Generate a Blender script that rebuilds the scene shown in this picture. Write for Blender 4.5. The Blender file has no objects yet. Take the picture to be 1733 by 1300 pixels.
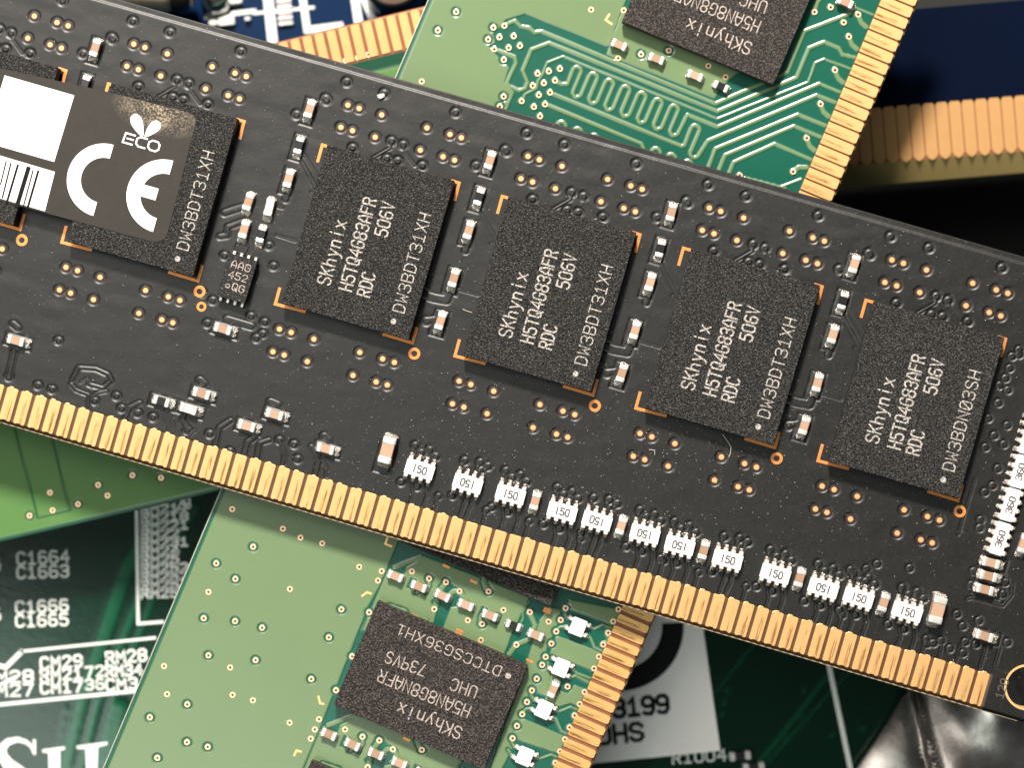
import bpy, bmesh, math, random
import numpy as np
from mathutils import Vector, Matrix
R = math.radians
random.seed(7); rng = np.random.default_rng(7)
scene = bpy.context.scene
scene.unit_settings.system = 'METRIC'; scene.unit_settings.scale_length = 0.001   # one unit is one millimetre
# ------------------------------------------------------------------ camera
D = 140.0; S = 25.56; CX, CY = 866.5, 650.0
cam_d = bpy.data.cameras.new('camera'); cam = bpy.data.objects.new('camera', cam_d)
scene.collection.objects.link(cam); scene.camera = cam
cam.location = (0, 0, D); cam_d.sensor_width = 36.0; cam_d.sensor_fit = 'HORIZONTAL'
cam_d.lens = 36.0 * D / (1733 / S); cam_d.clip_start = 1; cam_d.clip_end = 2000
cam_d.dof.use_dof = True; cam_d.dof.focus_distance = D - 0.1
cam_d.dof.aperture_fstop = cam_d.lens * 1e-3 / (2 * 1.7)      # aperture radius 2.1 mm
# ------------------------------------------------------------------ world and lamps
w = bpy.data.worlds.new('World'); scene.world = w; w.use_nodes = True
bg = w.node_tree.nodes['Background']; bg.inputs[0].default_value = (0.92, 0.95, 1.0, 1); bg.inputs[1].default_value = 0.07
def area(name, loc, target, size, power, col, sy=None):
    l = bpy.data.lights.new(name, 'AREA'); l.energy = power; l.color = col
    l.shape = 'RECTANGLE' if sy else 'DISK'; l.size = size
    if sy: l.size_y = sy
    o = bpy.data.objects.new(name, l); scene.collection.objects.link(o)
    o.location = loc; d = Vector(target) - Vector(loc); o.rotation_euler = d.to_track_quat('-Z', 'Y').to_euler()
    return o
KD = Vector((-0.12, 1.06, 1.0)).normalized()
area('ceiling_lamp', KD * 420, (0, 0, 0), 60, 5.9e6, (1.0, 0.93, 0.84))
area('lower_left_fill', (-165, -212, 420), (-20, -20, 0), 190, 0.95e6, (0.90, 1.0, 0.94), 262)  # added soft panel out of view: fill under the boards, lower-left gloss
area('upper_left_fill', (-245, 205, 420), (-10, 0, 0), 200, 1.7e6, (1.0, 0.95, 0.88), 330)  # added soft panel out of view, for sheen on the black board's left
scene.view_settings.view_transform = 'Standard'; scene.view_settings.look = 'None'
scene.view_settings.exposure = -0.32; scene.view_settings.gamma = 1.0
scene.cycles.max_bounces = 5; scene.cycles.diffuse_bounces = 2; scene.cycles.glossy_bounces = 3
# ------------------------------------------------------------------ materials
def lin(c):
    return tuple(((x / 255) / 12.92 if x / 255 < .04045 else ((x / 255 + .055) / 1.055) ** 2.4) for x in c) + (1,)
class NT:
    def __init__(s, name):
        s.m = bpy.data.materials.new(name); s.m.use_nodes = True; s.t = s.m.node_tree; s.n = s.t.nodes
        s.p = s.n['Principled BSDF']; s.tc = s.n.new('ShaderNodeTexCoord')
    def link(s, a, b): s.t.links.new(a, b)
    def noise(s, scale, detail=3, rough=.6, vec=None, stretch=None):
        x = s.n.new('ShaderNodeTexNoise'); x.inputs['Scale'].default_value = scale
        x.inputs['Detail'].default_value = detail; x.inputs['Roughness'].default_value = rough
        v = vec or s.tc.outputs['Object']
        if stretch:
            mp = s.n.new('ShaderNodeMapping'); mp.inputs['Scale'].default_value = stretch; s.link(v, mp.inputs[0]); v = mp.outputs[0]
        s.link(v, x.inputs['Vector']); return x.outputs[0]
    def ramp(s, fac, stops, interp='LINEAR'):
        r = s.n.new('ShaderNodeValToRGB'); r.color_ramp.interpolation = interp
        e = r.color_ramp.elements
        while len(e) < len(stops): e.new(.5)
        for i, (p, c) in enumerate(stops):
            e[i].position = p; e[i].color = c if len(c) == 4 else tuple(c) + (1,)
        s.link(fac, r.inputs[0]); return r.outputs[0]
    def mix(s, fac, a, b, mode='MIX'):
        x = s.n.new('ShaderNodeMix'); x.data_type = 'RGBA'; x.blend_type = mode
        for sock, v in ((x.inputs[0], fac), (x.inputs[6], a), (x.inputs[7], b)):
            if isinstance(v, (int, float)): sock.default_value = v
            elif isinstance(v, tuple): sock.default_value = v if len(v) == 4 else v + (1,)
            else: s.link(v, sock)
        return x.outputs[2]
    def math(s, op, a, b=0.0):
        x = s.n.new('ShaderNodeMath'); x.operation = op
        for sock, v in zip(x.inputs, (a, b)):
            if isinstance(v, (int, float)): sock.default_value = v
            else: s.link(v, sock)
        return x.outputs[0]
    def bump(s, h, strength, dist):
        b = s.n.new('ShaderNodeBump'); b.inputs['Strength'].default_value = strength; b.inputs['Distance'].default_value = dist
        s.link(h, b.inputs['Height'])
        s.link(b.outputs[0], s.p.inputs['Normal']); return b
    def attr(s, name):
        a = s.n.new('ShaderNodeAttribute'); a.attribute_name = name; return a.outputs['Fac']
    def objrand(s):
        return s.n.new('ShaderNodeObjectInfo').outputs['Random']
    def base(s, v): 
        if isinstance(v, tuple): s.p.inputs['Base Color'].default_value = v if len(v) == 4 else v + (1,)
        else: s.link(v, s.p.inputs['Base Color'])
    def set(s, rough=None, metal=None, spec=None, coat=None, coat_r=None):
        if rough is not None:
            if isinstance(rough, (int, float)): s.p.inputs['Roughness'].default_value = rough
            else: s.link(rough, s.p.inputs['Roughness'])
        if metal is not None: s.p.inputs['Metallic'].default_value = metal
        if spec is not None: s.p.inputs['Specular IOR Level'].default_value = spec
        if coat is not None: s.p.inputs['Coat Weight'].default_value = coat; s.p.inputs['Coat Roughness'].default_value = coat_r or .1
        return s
M = {}
def mk(name, base, rough=.5, metal=0, spec=.5, **k):
    t = NT(name); t.base(base); t.set(rough, metal, spec, **k); M[name] = t.m; return t
# black solder mask with bare laminate strip
t = NT('black_solder_mask')
n1 = t.noise(.12, 3); n2 = t.noise(3.2, 4, .7)
c = t.mix(n1, (.0032, .0032, .003), (.006, .0058, .0054)); c = t.mix(t.math('MULTIPLY', n2, .3), c, (.013, .0122, .0112))
spk = t.ramp(t.noise(9, 2, .5), [(.69, (0, 0, 0)), (.74, (1, 1, 1))])
c = t.mix(t.math('MULTIPLY', spk, .30), c, (.30, .26, .21))
bare = t.attr('bare')
c = t.mix(bare, c, t.mix(t.noise(1.2, 3), (.05, .022, .008), (.11, .05, .018)))
t.base(c)
rg = t.n.new('ShaderNodeMapRange'); t.link(n2, rg.inputs[0]); rg.inputs[3].default_value = .36; rg.inputs[4].default_value = .52
t.set(rg.outputs[0], 0, .48)
t.bump(t.math('ADD', t.noise(1.1, 3, .6), t.math('MULTIPLY', t.noise(6, 3, .7), .35)), .5, .035); M['black_mask'] = t.m
# green masks
def green(name, lo, hi, glossy=.28):
    t = NT(name); cu = t.attr('copper'); bare = t.attr('bare')
    a = t.mix(t.noise(.25, 3), lo, tuple(x * 1.25 for x in lo)); b = t.mix(t.noise(.18, 4), hi, tuple(x * 1.12 for x in hi))
    b = t.mix(t.math('MULTIPLY', t.noise(2.5, 4), .12), b, tuple(x * .7 for x in hi))
    c = t.mix(cu, a, b); c = t.mix(bare, c, t.mix(t.noise(1.1, 3), (.16, .055, .025), (.27, .11, .055)))
    t.base(c); t.set(glossy, 0, .5); t.bump(t.noise(1.6, 3), .25, .02); M[name] = t.m
green('green_mask', (.003, .066, .042), (.118, .178, .084))
green('dark_green_mask', (.004, .045, .024), (.075, .165, .048))
green('board_green', (.0012, .016, .008), (.004, .060, .028), .14)
green('navy_mask', (.0006, .0025, .010), (.001, .004, .016), .6)
M['navy_mask'].node_tree.nodes['Principled BSDF'].inputs['Specular IOR Level'].default_value = .03
green('blue_mask', (.0005, .012, .045), (.001, .02, .075), .3)
M['blue_mask'].node_tree.nodes['Principled BSDF'].inputs['Specular IOR Level'].default_value = .15
M['dark_green_mask'].node_tree.nodes['Principled BSDF'].inputs['Specular IOR Level'].default_value = .25
# chip resin
def chip(name, lo, hi, sc=8):
    t = NT(name); rd = t.objrand(); cx = t.n.new('ShaderNodeCombineXYZ'); t.link(t.math('MULTIPLY', rd, 83.0), cx.inputs[0]); t.link(t.math('MULTIPLY', rd, 37.0), cx.inputs[1])
    va = t.n.new('ShaderNodeVectorMath'); va.operation = 'ADD'; t.link(t.tc.outputs['Object'], va.inputs[0]); t.link(cx.outputs[0], va.inputs[1]); vv = va.outputs[0]
    n = t.noise(sc, 3, .8, vv); v = t.noise(sc * 1.5, 2, .6, vv)
    c = t.ramp(n, [(.42, lo), (.52, tuple((a + b) / 4 for a, b in zip(lo, hi))), (.62, hi)])
    gl = t.ramp(v, [(.60, (0, 0, 0)), (.68, (1, 1, 1))])
    c = t.mix(t.math('MULTIPLY', gl, .45), c, (.34, .31, .28))
    t.base(c); t.set(.55, 0, .24); t.bump(n, 1.0, .13); M[name] = t.m
chip('chip_resin', (.001, .001, .001), (.052, .050, .048))
chip('brown_chip_resin', (.010, .008, .0075), (.085, .069, .062), 7)
chip('small_resin', (.014, .014, .014), (.035, .034, .033), 5)
def gold(name, base, scr, kscr):
    t = NT(name); rd = t.objrand()
    mp = t.n.new('ShaderNodeCombineXYZ'); t.link(t.math('MULTIPLY', rd, 57.0), mp.inputs[0]); t.link(t.math('MULTIPLY', rd, 91.0), mp.inputs[2])
    va = t.n.new('ShaderNodeVectorMath'); va.operation = 'ADD'; t.link(t.tc.outputs['Object'], va.inputs[0]); t.link(mp.outputs[0], va.inputs[1])
    s1 = t.noise(1, 4, .7, va.outputs[0], (13, .55, 1))
    sx = t.n.new('ShaderNodeSeparateXYZ'); t.link(t.tc.outputs['Object'], sx.inputs[0])
    # wiped track: right of the middle, lower two thirds of the contact
    ax = t.ramp(t.math('ADD', sx.outputs[0], .5), [(.42, (0, 0, 0)), (.58, (1, 1, 1)), (.66, (1, 1, 1)), (.74, (0, 0, 0))])
    ay = t.ramp(t.math('MULTIPLY', t.math('ADD', sx.outputs[1], 1.5), 1 / 3.), [(.10, (.3, .3, .3)), (.2, (1, 1, 1)), (.58, (1, 1, 1)), (.72, (0, 0, 0))])
    k = t.math('MULTIPLY', t.math('MULTIPLY', ax, ay), t.ramp(s1, [(.44, (0, 0, 0)), (.56, (1, 1, 1))]))
    c = t.mix(t.noise(1.3, 3), base, tuple(x * .86 for x in base)); c = t.mix(t.math('MULTIPLY', k, kscr), c, scr)
    t.base(c); t.set(.42, .50, .5); t.bump(t.math('ADD', s1, t.noise(5, 3)), .25, .02); M[name] = t.m
gold('gold', (.76, .45, .185), (.25, .105, .022), 1.0)
gold('worn_gold', (.72, .42, .15), (.16, .065, .01), 1)
gold('plain_gold', (.95, .58, .24), (.9, .5, .2), .1)
gold('dimmed_gold', (.60, .33, .13), (.5, .25, .1), .1)  # gold darkened so its colour carries the shade over the blue card's fingers
mk('gold_dot', (.84, .43, .185), .45, .45)
mk('dark_relief', (.085, .08, .07), .35)
mk('copper_mark', (.80, .30, .09), .40, .55)
mk('via_ring', (.95, .62, .40), .35, .6)
mk('via_hole', (.02, .006, .003), .8)
t = mk('tin', (.90, .87, .83), .26, .6); t.bump(t.noise(4, 3), .5, .05)
t = mk('solder', (.72, .67, .60), .30, .9)
t.base(t.mix(t.noise(5, 3), (.22, .19, .155), (.78, .73, .67))); t.bump(t.noise(6, 4, .8), .9, .12)
t = mk('tan_ceramic', (.35, .22, .15), .45); t.base(t.mix(t.objrand(), (.30, .18, .115), (.40, .26, .18)))
mk('pale_ceramic', (.60, .50, .43), .4)
mk('black_ceramic', (.012, .012, .013), .3)
mk('white_ceramic', (.88, .86, .85), .35); M['white_ceramic'].node_tree.nodes['Principled BSDF'].inputs['Subsurface Weight'].default_value = 0
mk('pink_terminal', (.74, .66, .62), .35, .35)
mk('print_dark', (.05, .04, .045), .7)
t = mk('laser_print', (.58, .55, .52), .7); t.base(t.ramp(t.noise(9, 2), [(.35, (.06, .055, .05)), (.58, (.46, .42, .385))]))
t = mk('tan_print', (.50, .42, .36), .7); t.base(t.ramp(t.noise(8, 2), [(.35, (.16, .13, .115)), (.58, (.42, .35, .31))]))
mk('ink_white', (.86, .83, .82), .55)
mk('silk', (.72, .74, .70), .5)
mk('ink_black', (.004, .004, .004), .6, 0, .15)
t = mk('laminate', (.20, .15, .07), .7); t.base(t.mix(t.noise(2, 3, .6, None, (1, 1, 8)), (.10, .07, .025), (.22, .165, .075)))
t = mk('black_laminate', (.04, .038, .035), .7)
t = mk('tan_laminate', (.27, .21, .13), .6)
mk('olive_laminate', (.34, .25, .09), .7)
mk('pale_rim', (.55, .50, .38), .6)
mk('teal_laminate', (.05, .22, .15), .6)
mk('label_paper', (.92, .88, .85), .5)
# sticker with dust
t = NT('sticker_film')
n = t.noise(7.0, 4, .85); big = t.noise(.9, 3)
sp = t.n.new('ShaderNodeVectorMath'); sp.operation = 'DISTANCE'; t.link(t.tc.outputs['Object'], sp.inputs[0]); sp.inputs[1].default_value = (0, 0, 0)
mp = t.n.new('ShaderNodeMapping'); mp.inputs['Scale'].default_value = (.30, .62, 1); mp.inputs['Location'].default_value = (-.35, -.35, 0); t.link(t.tc.outputs['Object'], mp.inputs[0]); t.link(mp.outputs[0], sp.inputs[0])
msk = t.ramp(sp.outputs['Value'], [(.15, (1, 1, 1)), (1.0, (0, 0, 0))])
k = t.math('MULTIPLY', msk, t.ramp(t.math('ADD', n, t.math('MULTIPLY', big, .35)), [(.66, (0, 0, 0)), (.73, (1, 1, 1))]))
c = t.mix(big, (.014, .012, .010), (.027, .0225, .019)); c = t.mix(t.math('MULTIPLY', t.noise(12, 2), .03), c, (.4, .36, .3))
c = t.mix(t.math('MULTIPLY', k, .62), c, (.50, .39, .27)); t.base(c); t.set(.5, 0, .25); t.bump(n, .4, .03); M['sticker'] = t.m
t = mk('steel', (.50, .46, .42), .33, .9); t.base(t.ramp(t.noise(.35, 4), [(.32, (.17, .15, .135)), (.68, (.60, .565, .53))])); t.bump(t.math('ADD', t.math('MULTIPLY', t.noise(.22, 1), .5), t.math('MULTIPLY', t.noise(7, 3), .035)), .8, .8)
mk('beige_sleeve', (.52, .42, .33), .4)
mk('brown_metal', (.20, .13, .09), .3, .9)
mk('chrome', (.8, .78, .76), .15, 1)
mk('black_plastic', (.008, .008, .008), .3)
mk('desk_black', (.004, .004, .004), .8)
mk('dust', (.72, .64, .52), .8)
mk('fibre', (.62, .55, .45), .6)
# ------------------------------------------------------------------ mesh helpers
col = scene.collection
def new_obj(name, me, mat=None, parent=None, loc=None, rot=None):
    o = bpy.data.objects.new(name, me); col.objects.link(o)
    if mat is not None and me is not None and not me.materials: me.materials.append(M[mat])
    if parent is not None: o.parent = parent
    if loc is not None: o.location = loc
    if rot is not None: o.rotation_euler = rot
    return o
class MB:
    def __init__(s): s.v = []; s.f = []
    def add(s, vs, fs):
        k = len(s.v); s.v += [tuple(x) for x in vs]; s.f += [tuple(i + k for i in f) for f in fs]
    def box(s, x0, x1, y0, y1, z0, z1, c=0.0, taper=0.0):
        t = taper
        if c <= 0:
            s.add([(x0, y0, z0), (x1, y0, z0), (x1, y1, z0), (x0, y1, z0), (x0 + t, y0 + t, z1), (x1 - t, y0 + t, z1), (x1 - t, y1 - t, z1), (x0 + t, y1 - t, z1)],
                  [(0, 3, 2, 1), (4, 5, 6, 7), (0, 1, 5, 4), (1, 2, 6, 5), (2, 3, 7, 6), (3, 0, 4, 7)]); return
        def loop(x0, x1, y0, y1, c, z): return [(x0 + c, y0, z), (x1 - c, y0, z), (x1, y0 + c, z), (x1, y1 - c, z), (x1 - c, y1, z), (x0 + c, y1, z), (x0, y1 - c, z), (x0, y0 + c, z)]
        vs = loop(x0, x1, y0, y1, c, z0) + loop(x0, x1, y0, y1, c, z1 - c) + loop(x0 + c * .7, x1 - c * .7, y0 + c * .7, y1 - c * .7, c * .7, z1)
        fs = [tuple(reversed(range(8))), tuple(range(16, 24))]
        for b in (0, 8):
            for i in range(8): j = (i + 1) % 8; fs.append((b + i, b + j, b + 8 + j, b + 8 + i))
        s.add(vs, fs)
    def disc(s, x, y, r, z, n=14):
        s.add([(x + r * math.cos(2 * math.pi * i / n), y + r * math.sin(2 * math.pi * i / n), z) for i in range(n)], [tuple(range(n))])
    def cyl(s, x, y, r, z0, z1, n=14, r1=None):
        r1 = r if r1 is None else r1
        a = [(x + r * math.cos(2 * math.pi * i / n), y + r * math.sin(2 * math.pi * i / n), z0) for i in range(n)]
        b = [(x + r1 * math.cos(2 * math.pi * i / n), y + r1 * math.sin(2 * math.pi * i / n), z1) for i in range(n)]
        s.add(a + b, [tuple(range(n, 2 * n))] + [(i, (i + 1) % n, n + (i + 1) % n, n + i) for i in range(n)])
    def ring(s, x, y, ri, ro, z, n=20, a0=0, a1=2 * math.pi, h=0.0):
        full = abs(a1 - a0 - 2 * math.pi) < 1e-6; m = n if full else n + 1
        vs = []
        for i in range(m):
            a = a0 + (a1 - a0) * i / n
            ca, sa = math.cos(a), math.sin(a)
            vs += [(x + ri * ca, y + ri * sa, z), (x + ro * ca, y + ro * sa, z)]
            if h: vs += [(x + ro * ca, y + ro * sa, z - h), (x + ri * ca, y + ri * sa, z - h)]
        k = 4 if h else 2; fs = []
        for i in range(n):
            p, q = i * k, ((i + 1) % m) * k
            fs.append((p, p + 1, q + 1, q))
            if h: fs += [(p + 1, p + 2, q + 2, q + 1), (p + 3, p, q, q + 3)]
        s.add(vs, fs)
    def poly(s, pts, z0, z1=None):
        n = len(pts); ar = sum(pts[i][0] * pts[(i + 1) % n][1] - pts[(i + 1) % n][0] * pts[i][1] for i in range(n))
        if ar < 0: pts = pts[::-1]
        if z1 is None: s.add([(x, y, z0) for x, y in pts], [tuple(range(n))]); return
        s.add([(x, y, z0) for x, y in pts] + [(x, y, z1) for x, y in pts], [tuple(range(n, 2 * n)), tuple(reversed(range(n)))] + [(i, (i + 1) % n, n + (i + 1) % n, n + i) for i in range(n)])
    def ribbon(s, pts, w, z):
        pts = [Vector(p[:2]) for p in pts]; closed = (pts[0] - pts[-1]).length < 1e-6 and len(pts) > 2
        if closed: pts = pts[:-1]
        n = len(pts); vs = []
        for i, p in enumerate(pts):
            a = pts[i - 1] if (i > 0 or closed) else None; b = pts[(i + 1) % n] if (i < n - 1 or closed) else None
            d0 = (p - a).normalized() if a is not None else None; d1 = (b - p).normalized() if b is not None else None
            if d0 is None: p = p - d1 * w * .5; d = d1; k = 1
            elif d1 is None: p = p + d0 * w * .5; d = d0; k = 1
            else:
                d = d0 + d1
                d = d.normalized() if d.length > 1e-5 else d0
                k = 1 / max(.5, abs(d.dot(d0)))
            nrm = Vector((-d.y, d.x)) * w * .5 * k
            vs += [(p.x + nrm.x, p.y + nrm.y, z), (p.x - nrm.x, p.y - nrm.y, z)]
        fs = [(2 * i + 1, 2 * ((i + 1) % n) + 1, 2 * ((i + 1) % n), 2 * i) for i in range(n if closed else n - 1)]
        s.add(vs, fs)
    def mesh(s, name, smooth=False):
        me = bpy.data.meshes.new(name); me.from_pydata(s.v, [], s.f); me.update()
        if smooth: me.polygons.foreach_set('use_smooth', [True] * len(me.polygons))
        return me
    def build(s, name, mat, parent=None, loc=None, rot=None, smooth=False):
        return new_obj(name, s.mesh(name, smooth), mat, parent, loc, rot)
def lump_mesh(name, sx, sy, sz, seed, amp=.25):
    bm = bmesh.new(); bmesh.ops.create_icosphere(bm, subdivisions=2, radius=1); r = random.Random(seed)
    for v in bm.verts:
        x, y, z = v.co
        k = 1 / max(abs(x), abs(y), abs(z)) ** .72
        j = 1 + r.uniform(-amp, amp) * .5
        v.co = (x * k * sx * j, y * k * sy * j, max(z * k * j, -.2) * sz)
    me = bpy.data.meshes.new(name); bm.to_mesh(me); bm.free()
    return me
# stroke font on a 4 x 6 grid
F = {
 'S': [[(4,5),(3,6),(1,6),(0,5),(0,4),(1,3.2),(3,2.8),(4,2),(4,1),(3,0),(1,0),(0,1)]],
 'K': [[(0,0),(0,6)],[(4,6),(0.2,2.4)],[(1.4,3.4),(4,0)]], 'h': [[(0,0),(0,6)],[(0,2.6),(1,3.8),(2.6,3.8),(3.4,3),(3.4,0)]],
 'y': [[(0,4),(1.9,0)],[(3.8,4),(1.6,-1),(.8,-2),(0,-2)]], 'n': [[(0,0),(0,4)],[(0,2.8),(1,4),(2.6,4),(3.4,3.2),(3.4,0)]],
 'i': [[(1.8,0),(1.8,4)],[(1.8,5.5),(1.8,6.1)]], 'x': [[(0,0),(3.6,4)],[(0,4),(3.6,0)]], 'u': [[(0,4),(0,1),(1,0),(2.6,0),(3.4,1)],[(3.4,4),(3.4,0)]],
 'H': [[(0,0),(0,6)],[(4,0),(4,6)],[(0,3),(4,3)]], '5': [[(3.8,6),(.3,6),(.1,3.5),(2.6,3.7),(4,2.6),(4,1),(3,0),(1,0),(0,.8)]],
 'T': [[(0,6),(4,6)],[(2,6),(2,0)]], 'Q': [[(1,0),(3,0),(4,1),(4,5),(3,6),(1,6),(0,5),(0,1),(1,0)],[(2.2,2),(4.2,-.5)]],
 '4': [[(3.2,0),(3.2,6),(0,2),(4.2,2)]], 'G': [[(4,5),(3,6),(1,6),(0,5),(0,1),(1,0),(3,0),(4,1),(4,3),(2.4,3)]],
 '8': [[(1,3.2),(0,4),(0,5.1),(1,6),(3,6),(4,5.1),(4,4),(3,3.2),(1,3.2)],[(1,3.0),(0,2.2),(0,.9),(1,0),(3,0),(4,.9),(4,2.2),(3,3.0),(1,3.0)]],
 '3': [[(0,5.2),(1,6),(3,6),(4,5),(4,4),(3,3.1),(1.4,3.1)],[(3,3.0),(4,2.2),(4,1),(3,0),(1,0),(0,.8)]],
 'A': [[(0,0),(0,3.5),(1.4,6),(2.6,6),(4,3.5),(4,0)],[(0,2),(4,2)]], 'F': [[(4,6),(0,6),(0,0)],[(0,3.2),(3.2,3.2)]],
 'R': [[(0,0),(0,6),(3,6),(4,5.1),(4,3.8),(3,3),(0,3)],[(2,3),(4,0)]], 'D': [[(0,0),(0,6),(2.6,6),(4,4.6),(4,1.4),(2.6,0),(0,0)]],
 'C': [[(4,5),(3,6),(1,6),(0,5),(0,1),(1,0),(3,0),(4,1)]], '0': [[(1,0),(3,0),(4,1),(4,5),(3,6),(1,6),(0,5),(0,1),(1,0)]],
 'O': [[(1,0),(3,0),(4,1),(4,5),(3,6),(1,6),(0,5),(0,1),(1,0)]],
 '@': [[(1,0),(3,0),(4,1),(4,5),(3,6),(1,6),(0,5),(0,1),(1,0)],[(.4,.6),(3.6,5.4)]],
 '6': [[(3.6,5.6),(2.6,6),(1,6),(0,4.6),(0,1),(1,0),(3,0),(4,1),(4,2.4),(3,3.3),(.2,3.2)]], 'V': [[(0,6),(2,0),(4,6)]],
 'W': [[(0,6),(.4,0),(2,3.6),(3.6,0),(4,6)]], 'B': [[(0,0),(0,6),(3,6),(4,5.2),(4,4),(3,3.1),(0,3.1)],[(3,3.0),(4,2.2),(4,.8),(3,0),(0,0)]],
 '1': [[(.6,4.6),(2,6),(2,0)],[(.4,0),(3.6,0)]], 'I': [[(2,0),(2,6)]], 'X': [[(0,0),(4,6)],[(0,6),(4,0)]], 'N': [[(0,0),(0,6),(4,0),(4,6)]],
 'U': [[(0,6),(0,1),(1,0),(3,0),(4,1),(4,6)]], '7': [[(0,6),(4,6),(1.4,0)]], '9': [[(.4,.4),(1.4,0),(3,0),(4,1.4),(4,5),(3,6),(1,6),(0,5),(0,3.6),(1,2.7),(3.8,2.8)]],
 'q': [[(4,0),(4,6),(1,6),(0,5),(0,3.4),(1,2.6),(4,2.6)]], 'M': [[(0,0),(0,6),(2,2.6),(4,6),(4,0)]], '2': [[(0,5),(1,6),(3,6),(4,5),(4,4),(0,0),(4,0)]],
 'E': [[(4,6),(0,6),(0,0),(4,0)],[(0,3),(3,3)]], 'o': [[(1,.6),(2.6,.6),(3.4,1.6),(3.4,2.8),(2.6,3.6),(1,3.6),(.2,2.8),(.2,1.6),(1,.6)]], ' ': [], '.': [[(1.8,0),(2.2,.3)]],
}
def text_mb(mb, s, p0, p1, h, wgt, z, up=1, adv=5.9, wk=None):
    """Stroke lettering whose baseline runs from p0 to p1; h is the capital height."""
    p0 = Vector(p0[:2]); p1 = Vector(p1[:2]); d = p1 - p0; L = d.length; d.normalize(); n = Vector((-d.y, d.x)) * up
    tot = adv * (len(s) - 1) + 4; kx = L / tot; ky = h / 6; q = 0
    for i, ch in enumerate(s):
        for st in F.get(ch, []):
            mb.ribbon([(p0 + d * ((x + adv * i) * kx) + n * (y * ky)) for x, y in st], wgt, z + .0015 * q); q += 1
# ------------------------------------------------------------------ board frames: a pixel of the photograph meets the board's plane
class Board:
    def __init__(s, z0, gx, gy, rot, name, label, category, group=None, opx=(CX, CY)):
        s.n = Vector((-gx, -gy, 1)).normalized(); s.z0 = z0
        s.p0 = Vector((0, 0, z0))
        a = R(rot); u = Vector((math.cos(a), math.sin(a), 0)); s.u = (u - s.n * u.dot(s.n)).normalized(); s.v = s.n.cross(s.u)
        s.o = s.ray(*opx)
        o = bpy.data.objects.new(name, None); col.objects.link(o)
        mw = Matrix((s.u, s.v, s.n)).transposed().to_4x4(); mw.translation = s.o
        o.matrix_world = mw; o['label'] = label; o['category'] = category
        if group: o['group'] = group
        s.e = o
    def ray(s, px, py, h=0.0):
        c = Vector((0, 0, D)); q = Vector(((px - CX) / S, (CY - py) / S, 0)); d = q - c
        k = (s.p0 + s.n * h - c).dot(s.n) / d.dot(s.n); return c + d * k
    def L(s, px, py, h=0.0):
        q = s.ray(px, py, h) - s.o; return Vector((q.dot(s.u), q.dot(s.v), h))
    def P(s, pts, h=0.0): return [tuple(s.L(x, y, h)[:2]) for x, y in pts]
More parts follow.
